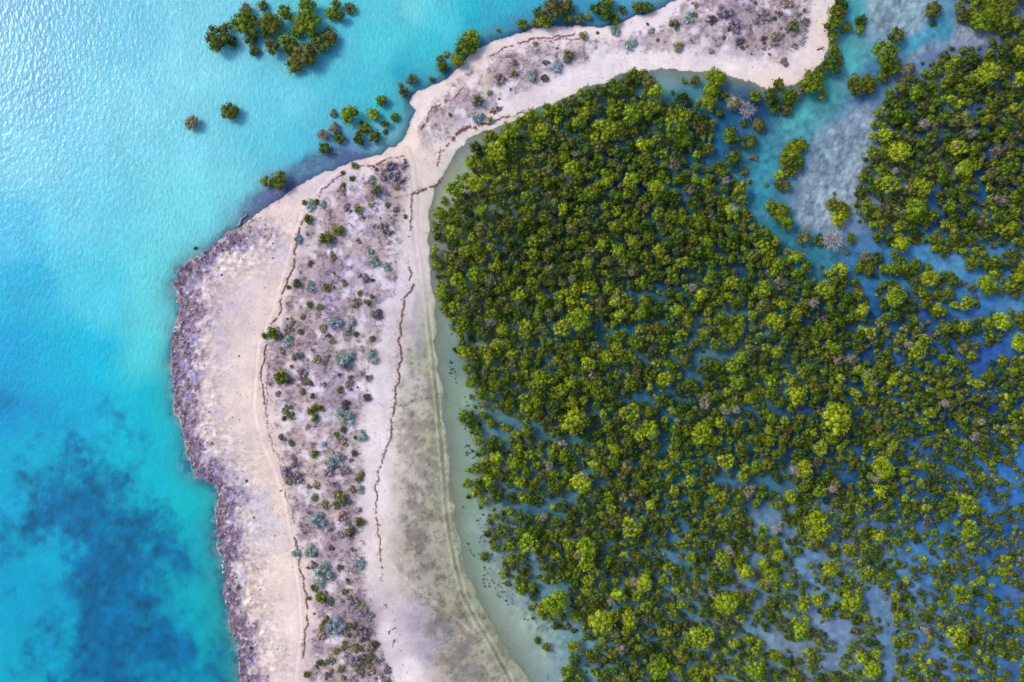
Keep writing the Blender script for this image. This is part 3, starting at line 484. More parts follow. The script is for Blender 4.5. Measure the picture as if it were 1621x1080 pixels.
def limb(acc, p0, p1, r0, r1, r, k=5, seg=3, bend=.12):
    p0 = np.array(p0, float); p1 = np.array(p1, float); L = np.linalg.norm(p1 - p0); pts = [p0]
    for s in range(1, seg): pts.append(p0 + (p1 - p0) * s / seg + r.normal(size=3) * L * bend)
    pts.append(p1)
    for s in range(seg):
        ra = r0 + (r1 - r0) * s / seg; rb = r0 + (r1 - r0) * (s + 1) / seg; V, Qd = tube(pts[s], pts[s + 1], ra, rb, k); acc.add(V, Qd)
    return pts
def lobes_for(r, R, hgt):
    """crown lobes (centre, radius) filling an uneven dome of radius R whose top is at hgt"""
    if R < 1.35: n = 2
    elif R < 2.0: n = 4
    elif R < 2.9: n = 8
    else: n = 15
    L = []; lr = R * {2: .72, 4: .56, 8: .43, 15: .34}[n]
    for i in range(n):
        best = None
        for t in range(12):
            a = r.uniform(0, 2 * math.pi); d = (R - lr * .8) * math.sqrt(r.uniform(0, 1)) * r.uniform(.8, 1.08); x, y = d * math.cos(a), d * math.sin(a)
            m = min([math.hypot(x - l[0], y - l[1]) for l in L], default=9)
            if best is None or m > best[0]: best = (m, x, y, d)
        _, x, y, d = best
        q = lr * r.uniform(.68, 1.32)
        zz = hgt - q * .8 - (d / R) ** 2 * R * 0.62 - r.uniform(0, .22) * R
        L.append((x, y, max(zz, q * .6 + .3), q))
    return L
def make_tree(seed, R, hgt, leaf=0.36, dens=9.0, core=True, flat=.85):
    r = np.random.default_rng(seed); L = lobes_for(r, R, hgt); A = Acc(); LC = np.array([l[:3] for l in L]); LR = np.array([l[3] for l in L])
    for k, (x, y, zc, q) in enumerate(L):
        if core:
            V = ICO1V * q * .76 * (1 + r.normal(size=(len(ICO1V), 1)) * .10); V[:, 2] *= flat; A.add(V + [x, y, zc], None, ICO1F)
        n = int(dens * q * q * 4 / (leaf / .36) ** 2) + 8
        d = norm(r.normal(size=(n * 2, 3))); d = d[d[:, 2] > -.45][:n]
        p = d * q * r.uniform(.74, 1.24, (len(d), 1)) * [1, 1, flat] + [x, y, zc]
        ok = np.ones(len(p), bool)
        for j in range(len(L)):
            if j != k: ok &= np.linalg.norm((p - LC[j]) / [1, 1, flat], axis=1) > LR[j] * .78
        V, Qd = leaves(r, p[ok], d[ok], leaf); A.add(V, Qd)
    crown = A.out(); B = Acc()
    fork = np.array([0, 0, max(hgt * .35, .4)]); limb(B, (0, 0, -.6), fork, .10 + R * .05, .07 + R * .035, r, 6)
    for (x, y, zc, q) in L[:8]: limb(B, fork, (x, y, zc), .05 + R * .025, .03, r, 4, 2)
    for a in np.arange(5) * 1.256 + r.uniform(0, 1):       # prop roots
        limb(B, (0, 0, hgt * .16), (math.cos(a) * R * .35, math.sin(a) * R * .35, -.6), .05, .03, r, 4, 2, .05)
    return crown, B.out()
def make_dead(seed, R, hgt, n=60, wd=.045):
    r = np.random.default_rng(seed); A = Acc(); B = Acc(); fork = np.array([0, 0, hgt * .3]); limb(B, (0, 0, -.5), fork, .06 + R * .05, .05 + R * .03, r, 6)
    ends = []
    for i in range(7):
        a = i * .9 + r.uniform(-.2, .2); e = np.array([math.cos(a) * R * .55, math.sin(a) * R * .55, hgt * r.uniform(.6, .85)]); limb(A, fork, e, wd * 1.8, wd * 1.2, r, 4, 3); ends.append(e)
    for i in range(n):
        e = ends[r.integers(len(ends))]; d = norm(r.normal(size=3) * [1, 1, .6] + [0, 0, .35]) * R * r.uniform(.25, .6); q = e + d; rr = math.hypot(q[0], q[1])
        if rr > R: q[:2] *= R / rr
        limb(A, e, q, wd, wd * .5, r, 3, 2)
        for t in range(2): limb(A, q, q + r.normal(size=3) * R * .16, wd * .6, wd * .35, r, 3, 1)
    return A.out(), B.out()
def make_shrub(seed, R, hgt, leaf=.26, dens=11, lob=None, flat=.7, spread=1.0):
    r = np.random.default_rng(seed); n = max(3, int(R * R * 2.6) + 3); A = Acc(); B = Acc()
    for i in range(n):
        a = r.uniform(0, 6.28); d = R * .62 * math.sqrt(r.uniform(0, 1)) * spread; q = R * r.uniform(.26, .44); x, y = d * math.cos(a), d * math.sin(a); zc = max(hgt - q - (d / R) * hgt * .35, q * .45) * r.uniform(.75, 1)
        V = ICO1V * q * .7 * (1 + r.normal(size=(len(ICO1V), 1)) * .14); V[:, 2] *= flat; A.add(V + [x, y, zc], None, ICO1F)
        m = int(dens * q * q * 4 / (leaf / .36) ** 2) + 10; dd = norm(r.normal(size=(m, 3))); dd[:, 2] = np.abs(dd[:, 2]) - .25; dd = norm(dd)
        V, Qd = leaves(r, dd * q * r.uniform(.7, 1.25, (m, 1)) * [1, 1, flat] + [x, y, zc], dd, leaf, 1.1); A.add(V, Qd)
        limb(B, (0, 0, -.15), (x, y, zc), .04, .02, r, 4, 2)
    return A.out(), B.out()

# ------------------------------------------------------------------ mangroves
TREEV = {}
for cls, (R, hgt, nvar, leaf) in {'tiny': (1.0, 1.7, 4, .30), 'small': (1.55, 2.9, 7, .34), 'mid': (2.3, 4.3, 7, .38), 'large': (3.5, 6.2, 7, .44)}.items():
    TREEV[cls] = [(R, hgt, make_tree(hash_ * 17 + len(cls) * 101, R, hgt * (.92 + .16 * (hash_ % 3) / 2), leaf)) for hash_ in range(1, nvar + 1)]
TREE_ME = {}
def tree_meshes(cls, k):
    if (cls, k) not in TREE_ME:
        R, hgt, (c, t) = TREEV[cls][k]
        a = build_mesh('crown', *c); a.materials.append(M_LEAF_O); b = build_mesh('trunk', *t, smooth=True); b.materials.append(M_BARK); TREE_ME[(cls, k)] = (a, b)
    return TREE_ME[(cls, k)]
DEAD_ME = []
for s in range(3):
    c, t = make_dead(900 + s, 2.6, 4.2, 90, .075); a = build_mesh('bare_branches', *c, smooth=True); a.materials.append(M_DEAD); b = build_mesh('trunk', *t, smooth=True); b.materials.append(M_DEAD); DEAD_ME.append((a, b))

def cls_for(rpx):
    r = rpx * K
    return 'tiny' if r < 1.1 else 'small' if r < 1.85 else 'mid' if r < 2.75 else 'large'
GREEN = [np.array(c) for c in ((.085, .140, .006), (.115, .175, .006), (.155, .225, .008), (.115, .140, .008), (.055, .105, .009), (.205, .260, .010))]
BRIGHT = [np.array(c) for c in ((.24, .32, .010), (.29, .36, .012), (.20, .30, .010))]
OLIVE = [np.array(c) for c in ((.10, .125, .025), (.13, .14, .035), (.085, .12, .02))]
GREYG = [np.array(c) for c in ((.17, .17, .09), (.20, .19, .12))]
PLACED = []            # every label handed out
WAIT = {}              # (head, zone) -> objects, told apart by their order once everything stands
def later(o, head, zone, px, py): WAIT.setdefault((head, zone), []).append((px, py, o))
ORD = ['', 'second', 'third', 'fourth', 'fifth', 'sixth', 'seventh', 'eighth', 'ninth', 'tenth']
def write_labels():
    for (head, zone), L in WAIT.items():
        n = len(L)
        xs = [a[0] for a in L]; ys = [a[1] for a in L]; hor = (max(xs) - min(xs)) >= (max(ys) - min(ys)); L.sort(key=lambda a: a[0] if hor else a[1])
        lo, hi, fl, fh = ('leftmost', 'rightmost', 'left', 'right') if hor else ('topmost', 'lowest', 'top', 'bottom')
        for i, (x, y, o) in enumerate(L):
            if n == 1: w_ = ''
            elif i == 0: w_ = lo + ' '
            elif i == n - 1: w_ = hi + ' '
            elif n == 3: w_ = 'middle '
            elif i <= (n - 1) / 2: w_ = ORD[i] + ' from ' + fl + ', '
            else: w_ = ORD[n - 1 - i] + ' from ' + fh + ', '
            o['label'] = (w_ + head + ' ' + zone)
def grid_zone(x, y):
    c = ['left', 'centre left', 'centre', 'centre right', 'right'][int(min(max((x - 690) / 187, 0), 4))]
    r = ['top', 'upper', 'middle', 'lower', 'bottom'][int(min(max((y - 110) / 195, 0), 4))]
    return 'in the forest at %s %s' % (r, c)
SPECIAL = {(357,172): 'round olive mangrove, the larger of two lone trees in open turquoise sea', (299,192): 'sparse grey mangrove, the smaller of two lone trees in open turquoise sea',
 (337,52): 'dense round dark green mangrove at the left end of the offshore clump', (307,393): 'tiny yellow-green seedling alone in the sea off the rocky point',
 (768,882): 'small round mangrove standing alone in shallow water just left of the forest', (1322,306): 'tiny bright green seedling alone on the pale mudflat beside the creek',
 (1407,82): 'largest mangrove clump crown on the right bank of the creek', (1293,126): 'large mangrove hugging the tip of the white sand spit beside the creek',
 (1423,52): 'round mangrove alone at the lower edge of the pale blue mudflat', (552,178): 'roundest green mangrove on the left of the clump in the bay by the spit',
 (1185,173): 'bleached leafless pinkish tree between the sand spit and the creek', (1318,380): 'bleached leafless pinkish tree below the pale mudflat', (440,283): 'larger of two mangroves touching the purple rock shelf, right one',
 (418,284): 'smaller of two mangroves beside the purple rock shelf, left one', (1298,838): 'biggest bright yellow-green crown in the lower right part of the forest', (787,45): 'tiny mangrove alone in the sea just off the upper sand spit'}
r0 = np.random.default_rng(55)
def put_tree(px, py, rpx, kind, head, group):
    cls = cls_for(rpx)
    if kind == 'd':
        R, hgt = 2.6, 4.2; a, b = DEAD_ME[r0.integers(3)]
    else:
        k = r0.integers(len(TREEV[cls])); R, hgt = TREEV[cls][k][0], TREEV[cls][k][1]; a, b = tree_meshes(cls, k)
    s = rpx * K / R * (1.34 if px < 560 and py < 110 else 1.22 if 'apart' in group else 1.08); hc = hgt * s * .75; f = 1 - hc / H
    x, y = wx(px) * f, wy(py) * f
    o = link(bpy.data.objects.new('dead_mangrove' if kind == 'd' else 'mangrove_tree', None)); o.empty_display_size = .5
    o.location = (x, y, max(float(zat(x, y)), -.6)); o.rotation_euler = (0, 0, r0.uniform(0, 6.28)); o.scale = (s, s, s * (r0.uniform(.88, 1.12)))
    c = obj('bare_branches' if kind == 'd' else 'crown', a, None, o); t = obj('trunk', b, None, o)
    pal = {'g': GREEN, 'o': OLIVE, 's': GREYG, 'b': BRIGHT, 'd': GREYG}[kind]; q = pal[r0.integers(len(pal))] * r0.uniform(.88, 1.2); c.color = (*q, 1)
    tag(o, SPECIAL.get((px, py)), 'dead tree' if kind == 'd' else 'tree', group)
    if (px, py) not in SPECIAL: later(o, '%s %s %s' % (SZ(rpx), KW[kind], 'mangrove'), head, px, py)
    if 'apart' in group: o.scale[2] *= .72
    if kind == 's' and rpx > 7:
        d = obj('bare_branches', DEAD_ME[r0.integers(3)][0], None, o); d.scale = (R / 2.6 * .95,) * 3
    return o
def lone_zone(x, y):
    if x < 560 and y < 110: return 'in the offshore clump, ' + ('far left' if x < 375 else 'left half' if x < 432 else 'right half' if x < 500 else 'far right')
    if x < 500: return 'beside the purple rock shelf'
    if x < 560: return 'in the bay left of the spit'
    if x < 612 and y > 140: return 'in the loose ring by the spit'
    if x < 662: return 'in the sea off the narrow spit bend'
    if x < 712 and y < 130: return 'off the rising stretch of beach'
    if x < 800 and y < 130: return 'in the pair-like clump off the beach'
    if x < 885 and y < 130: return 'at the left of the upper sea thicket'
    if x < 1060 and y < 130: return 'in the right part of the upper sea thicket'
    if x > 1500: return 'in the thicket at the top right corner'
    if x > 1352 and y < 120: return 'on the right bank of the creek'
    if x > 1355 and y < 200: return 'in the clump right of the creek bend'
    if x > 1262 and y < 160: return 'along the tip of the white spit'
    if x > 1205 and x < 1290 and y > 220 and y < 360: return 'on the island in the creek, ' + ('upper' if y < 265 else 'lower')
    if x > 1260 and y > 300: return 'below the pale mudflat'
    if x > 1190 and y < 200: return 'just under the spit tip'
    if x > 1060 and y < 170: return 'between the white spit and forest'
    if x > 1060: return 'left of the creek bend'
    return 'at the lagoon edge of the forest, ' + ('upper' if y < 500 else 'middle' if y < 800 else 'lower')
KW = {'g': 'green', 'o': 'dull olive', 's': 'sparse greyish', 'b': 'bright yellow-green', 'd': 'bleached leafless'}
SZ = lambda r: 'tiny' if r < 5.5 else 'small' if r < 9.5 else 'medium' if r < 13.5 else 'large'
occ = []
for (x, y, r, k) in LONE:
    put_tree(x, y, r, k, lone_zone(x, y), 'bleached dead trees by the creek' if k == 'd' else 'mangroves standing apart in the shallows'); occ.append((x, y, r))
for (x, y, r) in BIG: occ.append((x, y, r))

# forest cover in crown positions
FOREST_B = [(1700,50),(1640,60),(1560,72),(1500,82),(1465,105),(1440,130),(1415,135),(1405,165),(1385,200),(1382,250),(1362,290),(1352,318),(1368,345),(1385,372),(1410,388),(1450,392),(1500,415),(1560,430),(1700,425)]
FOREST_C = [(1505,-60),(1520,-8),(1545,30),(1575,45),(1620,48),(1700,45),(1700,-60)]
HOLES = [(1045,462,16),(1010,470,10),(1395,440,14),(1470,395,12),(1520,420,20),(1555,440,18),(1590,480,22),(1560,565,18),(1548,535,10),(1600,555,12),(1290,435,12),(1265,480,9),(1350,460,10),(1240,370,14),(1110,560,12),(1125,555,10),(1080,600,8),
 (1180,535,8),(1170,590,6),(1205,815,17),(1225,835,14),(1250,850,10),(1230,1015,18),(1250,1028,16),(1330,995,20),(1345,1010,14),(1150,940,9),(1210,950,10),(1090,900,9),(1040,870,10),(1410,980,12),(1590,750,14),(1560,790,12),(1460,930,8),(1140,760,10),
 (1215,765,12),(890,930,9),(800,690,9),(775,640,10),(1120,890,8),(1310,880,10),(1480,880,10),(1430,880,8),(1570,870,8),(1540,1060,8),(1480,1040,10),(1300,1055,10),(1160,235,6),(1140,215,8),(1085,265,6),(1060,135,10),(1095,430,5),(1490,190,6),(1555,300,7)]
r1 = np.random.default_rng(4242)
N = 130000
cx = r1.uniform(675, 1700, N); cy = r1.uniform(-60, 1140, N)
openness = .08 + .52 * sst(1000, 1621, cx) * sst(350, 700, cy) + .36 * sst(620, 950, cy) + .10 * sst(900, 1300, cx)
openness = np.clip(openness, 0, 1); u = r1.random(N); rad0 = np.where(u < .70, r1.uniform(5.2, 7.3, N), np.where(u < .95, r1.uniform(7.3, 9.4, N), r1.uniform(10, 12.6, N))) * (1 - .26 * openness)
jx = cx + (fbm(cx, cy, 20, 3, 401) - .5) * 22; jy = cy + (fbm(cx, cy, 20, 3, 402) - .5) * 22
ok = inside(jx, jy, FOREST_A) | inside(jx, jy, FOREST_B) | inside(jx, jy, FOREST_C)
for (wd, ln) in CHAN: ok &= dist_line(jx, jy, ln) > wd * .80 + rad0 * .42
for (hx, hy, hr) in HOLES: ok &= np.hypot(jx - hx, jy - hy) > hr * .80 + rad0 * .45
ck = np.minimum(dist_line(jx, jy, CREEK), dist_line(jx, jy, CREEK2)); ok &= ck > 15
gap = fbm(cx, cy, 17, 3, 411, .65); ridge = np.abs(fbm(cx, cy, 60, 3, 421) - .5)
ok &= gap > (.31 + .145 * openness)
ok &= ridge > (.003 + .011 * openness)
cx = cx[ok]; cy = cy[ok]; rad = rad0[ok]; opn = openness[ok]
order = np.argsort(-(rad + r1.uniform(0, 5, len(rad)))); cell = {}; acc = []
def key(x, y): return (int(x // 24), int(y // 24))
for (x, y, r) in occ: cell.setdefault(key(x, y), []).append((x, y, r))
for i in order:
    x, y, r = cx[i], cy[i], rad[i]; sp = .725 + .09 * opn[i]; kx, ky = key(x, y); good = True
    for a in range(kx - 2, kx + 3):
        for b in range(ky - 2, ky + 3):
            for (X, Y, R) in cell.get((a, b), ()):
                lim = (r + R) * sp
                if (X - x) ** 2 + (Y - y) ** 2 < lim * lim: good = False; break
            if not good: break
        if not good: break
    if good: cell.setdefault((kx, ky), []).append((x, y, r)); acc.append((x, y, r))
# thin saplings that fringe the gaps
m = len(acc)
for i in range(5500):
    x, y, r = acc[r1.integers(m)]; a = r1.uniform(0, 6.28); d = r * r1.uniform(1.1, 2.6); X, Y, R = x + d * math.cos(a), y + d * math.sin(a), r1.uniform(2.8, 4.8); kx, ky = key(X, Y); good = True
    if X > 700 and float(fbm(X, Y, 30, 2, 431)) < .40: continue
    if min(float(dist_line(np.array(X), np.array(Y), CREEK)), float(dist_line(np.array(X), np.array(Y), INNER))) < 13: continue
    for a_ in range(kx - 1, kx + 2):
        for b_ in range(ky - 1, ky + 2):
            for (x2, y2, r2) in cell.get((a_, b_), ()):
                if (x2 - X) ** 2 + (y2 - Y) ** 2 < ((R + r2) * .72) ** 2: good = False; break
    if good: cell.setdefault((kx, ky), []).append((X, Y, R)); acc.append((X, Y, R))
print('forest crowns', len(acc))
def forest_zone(x, y):
    if y < 440 and x > 1350: return 'in the forest right of the creek'
    if x < 800: return 'at the forest edge by the lagoon'
    if x > 1150 and y > 700: return 'in the open lower right forest'
    return 'in the dense forest'
for (x, y, r) in BIG:
    put_tree(x, y, r, 'b', grid_zone(x, y), 'large bright crowns in the mangrove forest')
vis = [a for a in acc if 8 < a[0] < 1613 and 8 < a[1] < 1072]
vis.sort(key=lambda a: -a[2]); n_ind = max(0, 310 - len(BIG) - len(LONE)); chosen = set(id(a) for a in vis[:n_ind])
for (x, y, r) in vis[:n_ind]:
    x, y = round(x), round(y); t = r0.choice(['g', 'g', 'g', 'b', 'o']); put_tree(x, y, r, t, grid_zone(x, y), 'crowns of the mangrove forest')
rest = [a for a in acc if id(a) not in chosen]

VS, QS, TS, CS, MQ, MT = [], [], [], [], [], []; off = 0
for (x, y, r) in rest:
    cls = cls_for(r) ; k = r0.integers(len(TREEV[cls])); R, hgt, (c, t) = TREEV[cls][k]
    s = r * K / R * 1.06; sz = s * r0.uniform(.85, 1.2); hc = hgt * sz * .75; f = 1 - hc / H; X, Y = wx(x) * f, wy(y) * f; Z = float(zat(X, Y)); a = r0.uniform(0, 6.28); ca, sa = math.cos(a), math.sin(a)
    asp = r0.uniform(.84, 1.2); lx = r0.normal() * .09
    u = r0.random(); q = (GREEN[r0.integers(6)] if u < .78 else BRIGHT[r0.integers(3)] * .85 if u < .86 else OLIVE[r0.integers(3)] if u < .985 else GREYG[r0.integers(2)]) * r0.uniform(.78, 1.34)
    for part, (V, Qd, Td) in enumerate((c, t)):
        if part == 1: Qd = Qd[:18]; V = V[:36]           # main stem only
        W = np.empty_like(V); vx = V[:, 0] * (s * asp) + V[:, 2] * lx; vy = V[:, 1] * (s / asp); W[:, 0] = vx * ca - vy * sa + X; W[:, 1] = vx * sa + vy * ca + Y; W[:, 2] = V[:, 2] * sz + Z
        VS.append(W.astype(np.float32)); CS.append(np.tile((q if part == 0 else np.array([.16, .13, .11])).astype(np.float32), (len(V), 1)))
        QS.append(Qd + off); TS.append(Td + off); MQ.append(np.full(len(Qd), part)); MT.append(np.full(len(Td), part)); off += len(V)
me = build_mesh('mangrove_thicket', np.concatenate(VS), np.concatenate(QS), np.concatenate(TS), {'tint': np.concatenate(CS)}, mat_idx=np.concatenate(MQ + MT))
tag(obj('mangrove_thicket', me, [M_LEAF_S, M_BARK]), 'thousands of small crowded green mangroves filling the forest between the larger crowns', 'mangrove forest', kind='stuff')
print('thicket verts', len(me.vertices), 'faces', len(me.polygons))
del VS, QS, TS, CS

# bleached branches poking out of the canopy
DB = [(917,497),(1000,432),(1035,690),(1098,455),(1375,592),(1385,607),(1168,650),(1150,652),(1320,775),(1390,760),(1438,545),(1100,1003),(1155,873),(1218,925),(1530,1003),(1468,1000),(975,470),(905,440),(775,510),(925,755),(870,738),(915,880),(1005,922),(860,820),(968,955),(1500,640),(1555,668),(1260,745),(1095,300),(1160,330),(1150,285),(1290,480),(1420,270),(1515,230),(1465,195),(1540,210),(1230,840),(780,510),(905,662),(900,675),(640,0)][:-1]
for (x, y) in DB:
    o = link(bpy.data.objects.new('bare_snag', None)); s = r0.uniform(.38, .6); hc = 4.6; f = 1 - hc / H; X, Y = wx(x) * f, wy(y) * f; o.location = (X, Y, float(zat(X, Y))); o.rotation_euler = (0, 0, r0.uniform(0, 6.28)); o.scale = (s, s, 1.15 + r0.uniform(0, .2))
    a, b = DEAD_ME[r0.integers(3)]; obj('bare_branches', a, None, o); obj('trunk', b, None, o)
    tag(o, None, 'dead tree', 'bleached snags in the mangrove canopy'); later(o, 'thin bleached snag above the canopy', grid_zone(x, y), x, y)

# ------------------------------------------------------------------ shrubs on the spit
def spit_zone(x, y):
    if x > 1040: return 'on the wide tip of the spit'
    if x > 830: return 'on the upper sand spit'
    if x > 700: return 'on the upper spit near its bend'
    if y < 315: return 'on sand below the track fork'
    if y < 400: return 'on the spit opposite the driftwood log'
    if y < 500: return 'on the spit beside the straight wrack line'
    if y < 620: return 'on the widest part of the spit'
    if y < 710: return 'on the spit beyond the rocky point'
    if y < 800: return 'on the narrowing spit'
    if y < 900: return 'on the narrow lower spit'
    return 'at the bottom end of the spit'
SHV = {'leafy': [make_shrub(40 + i, 1.6, 1.3, .26, 10) for i in range(5)], 'salt': [make_shrub(60 + i, 2.0, 1.1, .22, 12, spread=1.1) for i in range(5)], 'dry': [make_shrub(80 + i, 1.8, .9, .17, 5, flat=.6, spread=1.25) for i in range(4)]}
SH_ME = {}
def shrub_meshes(kind, k):
    if (kind, k) not in SH_ME:
        c, t = SHV[kind][k]; a = build_mesh('foliage', *c); a.materials.append(M_LEAF_O); b = build_mesh('stems', *t, smooth=True); b.materials.append(M_BARK); SH_ME[(kind, k)] = (a, b)
    return SH_ME[(kind, k)]
SC_COL = {'g': [(.17, .23, .02), (.13, .17, .03), (.22, .27, .03)], 'b': [(.40, .48, .46), (.42, .52, .48), (.38, .46, .52)], 'y': [(.28, .29, .10), (.36, .36, .17)], 'o': [(.20, .22, .11), (.24, .25, .15)], 'd': [(.30, .24, .32), (.36, .30, .36), (.27, .22, .29), (.33, .28, .27)], 'p': [(.42, .31, .27), (.36, .27, .27)]}
SN = {'g': ('green bush', 'leafy'), 'b': ('blue-grey saltbush', 'salt'), 'y': ('yellow-olive bush', 'leafy'), 'o': ('grey-olive bush', 'leafy'), 'd': ('dry purplish-grey bush', 'dry'), 'p': ('pinkish tan dry bush', 'dry')}
for (x, y, r, k) in SHRUB:
    nm, kind = SN[k]; i = r0.integers(len(SHV[kind])); R = {'leafy': 1.6, 'salt': 2.0, 'dry': 1.8}[kind]; s = r * K / R * 1.18; X, Y = wx(x) * .996, wy(y) * .996
    o = link(bpy.data.objects.new({'salt': 'saltbush', 'leafy': 'green_bush', 'dry': 'dry_bush'}[kind], None)); o.location = (X, Y, float(zat(X, Y))); o.rotation_euler = (0, 0, r0.uniform(0, 6.28)); o.scale = (s, s * r0.uniform(.85, 1.1), s * r0.uniform(.9, 1.3))
    a, b = shrub_meshes(kind, i); c = obj('foliage', a, None, o); obj('stems', b, None, o); q = SC_COL[k][r0.integers(len(SC_COL[k]))]; c.color = (*q, 1)
    later(o, '%s %s' % ('small' if r < 7 else 'broad' if r > 11 else 'rounded', nm), spit_zone(x, y), x, y); tag(o, None, 'bush', {'salt': 'blue-grey saltbushes on the spit', 'leafy': 'green bushes on the spit', 'dry': 'dry bushes on the spit'}[kind])

# ------------------------------------------------------------------ ground cover, litter, stones
def stuff_clumps(name, pts, label, cat, mat, protos, lift=0.0):
    VS, QS, TS, CS = [], [], [], []; off = 0
    for (x, y, s, col) in pts:
        V, Qd, Td = protos[r0.integers(len(protos))]; a = r0.uniform(0, 6.28); ca, sa = math.cos(a), math.sin(a); Z = float(zat(x, y)) + lift; st = r0.uniform(.7, 1.3)
        W = np.stack([(V[:, 0] * ca - V[:, 1] * sa) * s + x, (V[:, 0] * sa + V[:, 1] * ca) * s + y, V[:, 2] * s * st + Z], 1)
        VS.append(W); CS.append(np.tile(col, (len(V), 1))); QS.append(Qd + off); TS.append(Td + off); off += len(V)
    me = build_mesh(name, np.concatenate(VS), np.concatenate(QS), np.concatenate(TS), {'tint': np.concatenate(CS)})
    return tag(obj(name, me, mat), label, cat, kind='stuff')
TUFT = []
for s in range(6):
    r = np.random.default_rng(500 + s); n = 34; d = norm(r.normal(size=(n, 3)) * [1, 1, .5]); d[:, 2] = np.abs(d[:, 2]); V, Qd = leaves(r, d * r.uniform(.1, 1.35, (n, 1)) * [1, 1, .45], d, .24, 1.2); TUFT.append((V, Qd, np.zeros((0, 3), int)))
r2 = np.random.default_rng(99); pts = []
qx = r2.uniform(410, 1290, 60000); qy = r2.uniform(-20, 1100, 60000)
qa = sdist(qx, qy, SCRUB); qb = sdist(qx, qy, SCRUB2); dn = fbm(qx, qy, 22, 4, 611, .6); dn2 = fbm(qx, qy, 8, 3, 621)
den = np.where(qa > 0, sst(.42, .62, dn) * .55 + .30 * sst(930, 1000, qy) * sst(535, 560, qx) + .03, 0) + np.where(qb > 0, sst(.48, .64, dn) * .50 + .05 + .4 * sst(1100, 1150, qx) * (1 - sst(60, 80, qy)), 0)
den *= .45 + 1.1 * sst(.42, .55, dn2); den = den + np.where((qa > 0) & (qy > 930) & (qx > 545), .5, 0)
den = den + np.where(qa > 4, .10, 0); keep = r2.random(len(qx)) < den * 1.7
SCC = [lin(c) for c in ((142, 122, 142), (156, 136, 150), (122, 104, 124), (168, 148, 142), (120, 98, 104), (170, 158, 172), (138, 124, 152), (146, 138, 118), (184, 170, 178), (160, 140, 128))]
for x, y in zip(qx[keep], qy[keep]): pts.append((wx(x), wy(y), r2.choice([.3, .45, .6, .9]) * r2.uniform(.7, 1.2), SCC[r2.integers(10)] * r2.uniform(.6, 1.1)))
print('scrub', len(pts))
keep2 = (r2.random(len(qx)) < den * .055 + np.where((qa > 0) | (qb > 0), .004, 0))
LOW = [lin(c) for c in ((150, 150, 120), (160, 148, 126), (134, 134, 108), (156, 164, 160), (176, 160, 146), (128, 112, 130), (140, 120, 120), (168, 168, 128), (118, 130, 84))]
low = [(wx(x), wy(y), r2.choice([.28, .4, .6, .8]) * r2.uniform(.8, 1.2), LOW[r2.integers(9)] * r2.uniform(.6, 1.05)) for x, y in zip(qx[keep2], qy[keep2])]; print('low', len(low))
stuff_clumps('dry_scrub', pts, 'low dry purplish scrub scattered over the middle of the sand spit', 'scrub', M_LEAF_S, TUFT)

stuff_clumps('low_bushes', low, 'low ragged grey, tan and olive bushlets spread through the dry scrub', 'low scrub', M_LEAF_S, [v[0] for v in SHV['dry']] + [v[0] for v in SHV['salt'][:2]])
CHIP = []
for s in range(5):
    r = np.random.default_rng(700 + s); n = 5; A = Acc()
    for i in range(n):
        a = r.uniform(0, 6.28); p = np.array([r.normal() * .5, r.normal() * .5, .05]); e = p + np.array([math.cos(a), math.sin(a), r.uniform(-.1, .2)]) * r.uniform(.3, .9); V, Qd = tube(p, e, .12, .08, 4); A.add(V, Qd)
    CHIP.append(A.out())
pts = []; RED = [lin(c) for c in ((150, 96, 84), (168, 112, 96), (128, 84, 78), (140, 100, 92))]
for li, (wd, ln) in enumerate(WRACK):
    for (x0, y0), (x1, y1) in zip(ln[:-1], ln[1:]):
        L = math.hypot(x1 - x0, y1 - y0); n = int(L * (.6 + wd * 2.0))
        for i in range(n):
            t = r2.random(); bx = x0 + (x1 - x0) * t; by = y0 + (y1 - y0) * t; wob = (float(fbm(bx, by, 12, 2, 640)) - .5) * 9; thick = wd * .5 * (.35 + 1.5 * max(0, float(fbm(bx, by, 9, 2, 650)) - .2)); nx_, ny_ = -(y1 - y0) / L, (x1 - x0) / L
            if r2.random() > float(sst(.26, .38, fbm(bx, by, 5, 3, 655))): continue
            o_ = wob + r2.normal() * thick * .6 + (abs(r2.normal()) * 3.5 if r2.random() < .12 else 0)
            pts.append((wx(bx + nx_ * o_), wy(by + ny_ * o_), .26 * r2.uniform(.6, 1.2), RED[r2.integers(4)] * r2.uniform(.75, 1.15)))
    for (ex, ey) in ln[1:-1]:
        if r2.random() < .6 and li > 4:
            a = r2.uniform(-.6, .6); 
            for i in range(12): t = i / 12; pts.append((wx(ex + math.cos(a) * t * 7), wy(ey + math.sin(a) * t * 7 + r2.normal() * .4), .32 * (1.1 - t), RED[r2.integers(4)]))
stuff_clumps('tide_wrack', pts, 'thin lines of reddish brown washed-up seaweed and leaf litter along the beach', 'seaweed', M_BITS, CHIP, .02)
# small dark scraps and twigs over the beach and the flats
pts = []
bx = r2.uniform(290, 1320, 9000); by = r2.uniform(0, 1080, 9000); li = inside(bx, by, LAND) & (fbm(bx, by, 30, 3, 660) > .52); dd = dist_line(bx, by, OUTER)
for x, y in zip(bx[li][:1500], by[li][:1500]): pts.append((wx(x), wy(y), r2.uniform(.12, .34), lin((96, 80, 96)) * r2.uniform(.5, 1.6)))
for (ln, k) in ((TRACK3[6:14], 160),):
    for (x0, y0), (x1, y1) in zip(ln[:-1], ln[1:]):
        for i in range(22): t = r2.random(); pts.append((wx(x0 + (x1 - x0) * t + 20 + r2.normal() * 5), wy(y0 + (y1 - y0) * t), r2.uniform(.15, .35), lin((100, 84, 100)) * r2.uniform(.6, 1.2)))
stuff_clumps('beach_debris', pts, 'scattered dark twigs and scraps lying on the pale sand', 'debris', M_BITS, CHIP, .01)
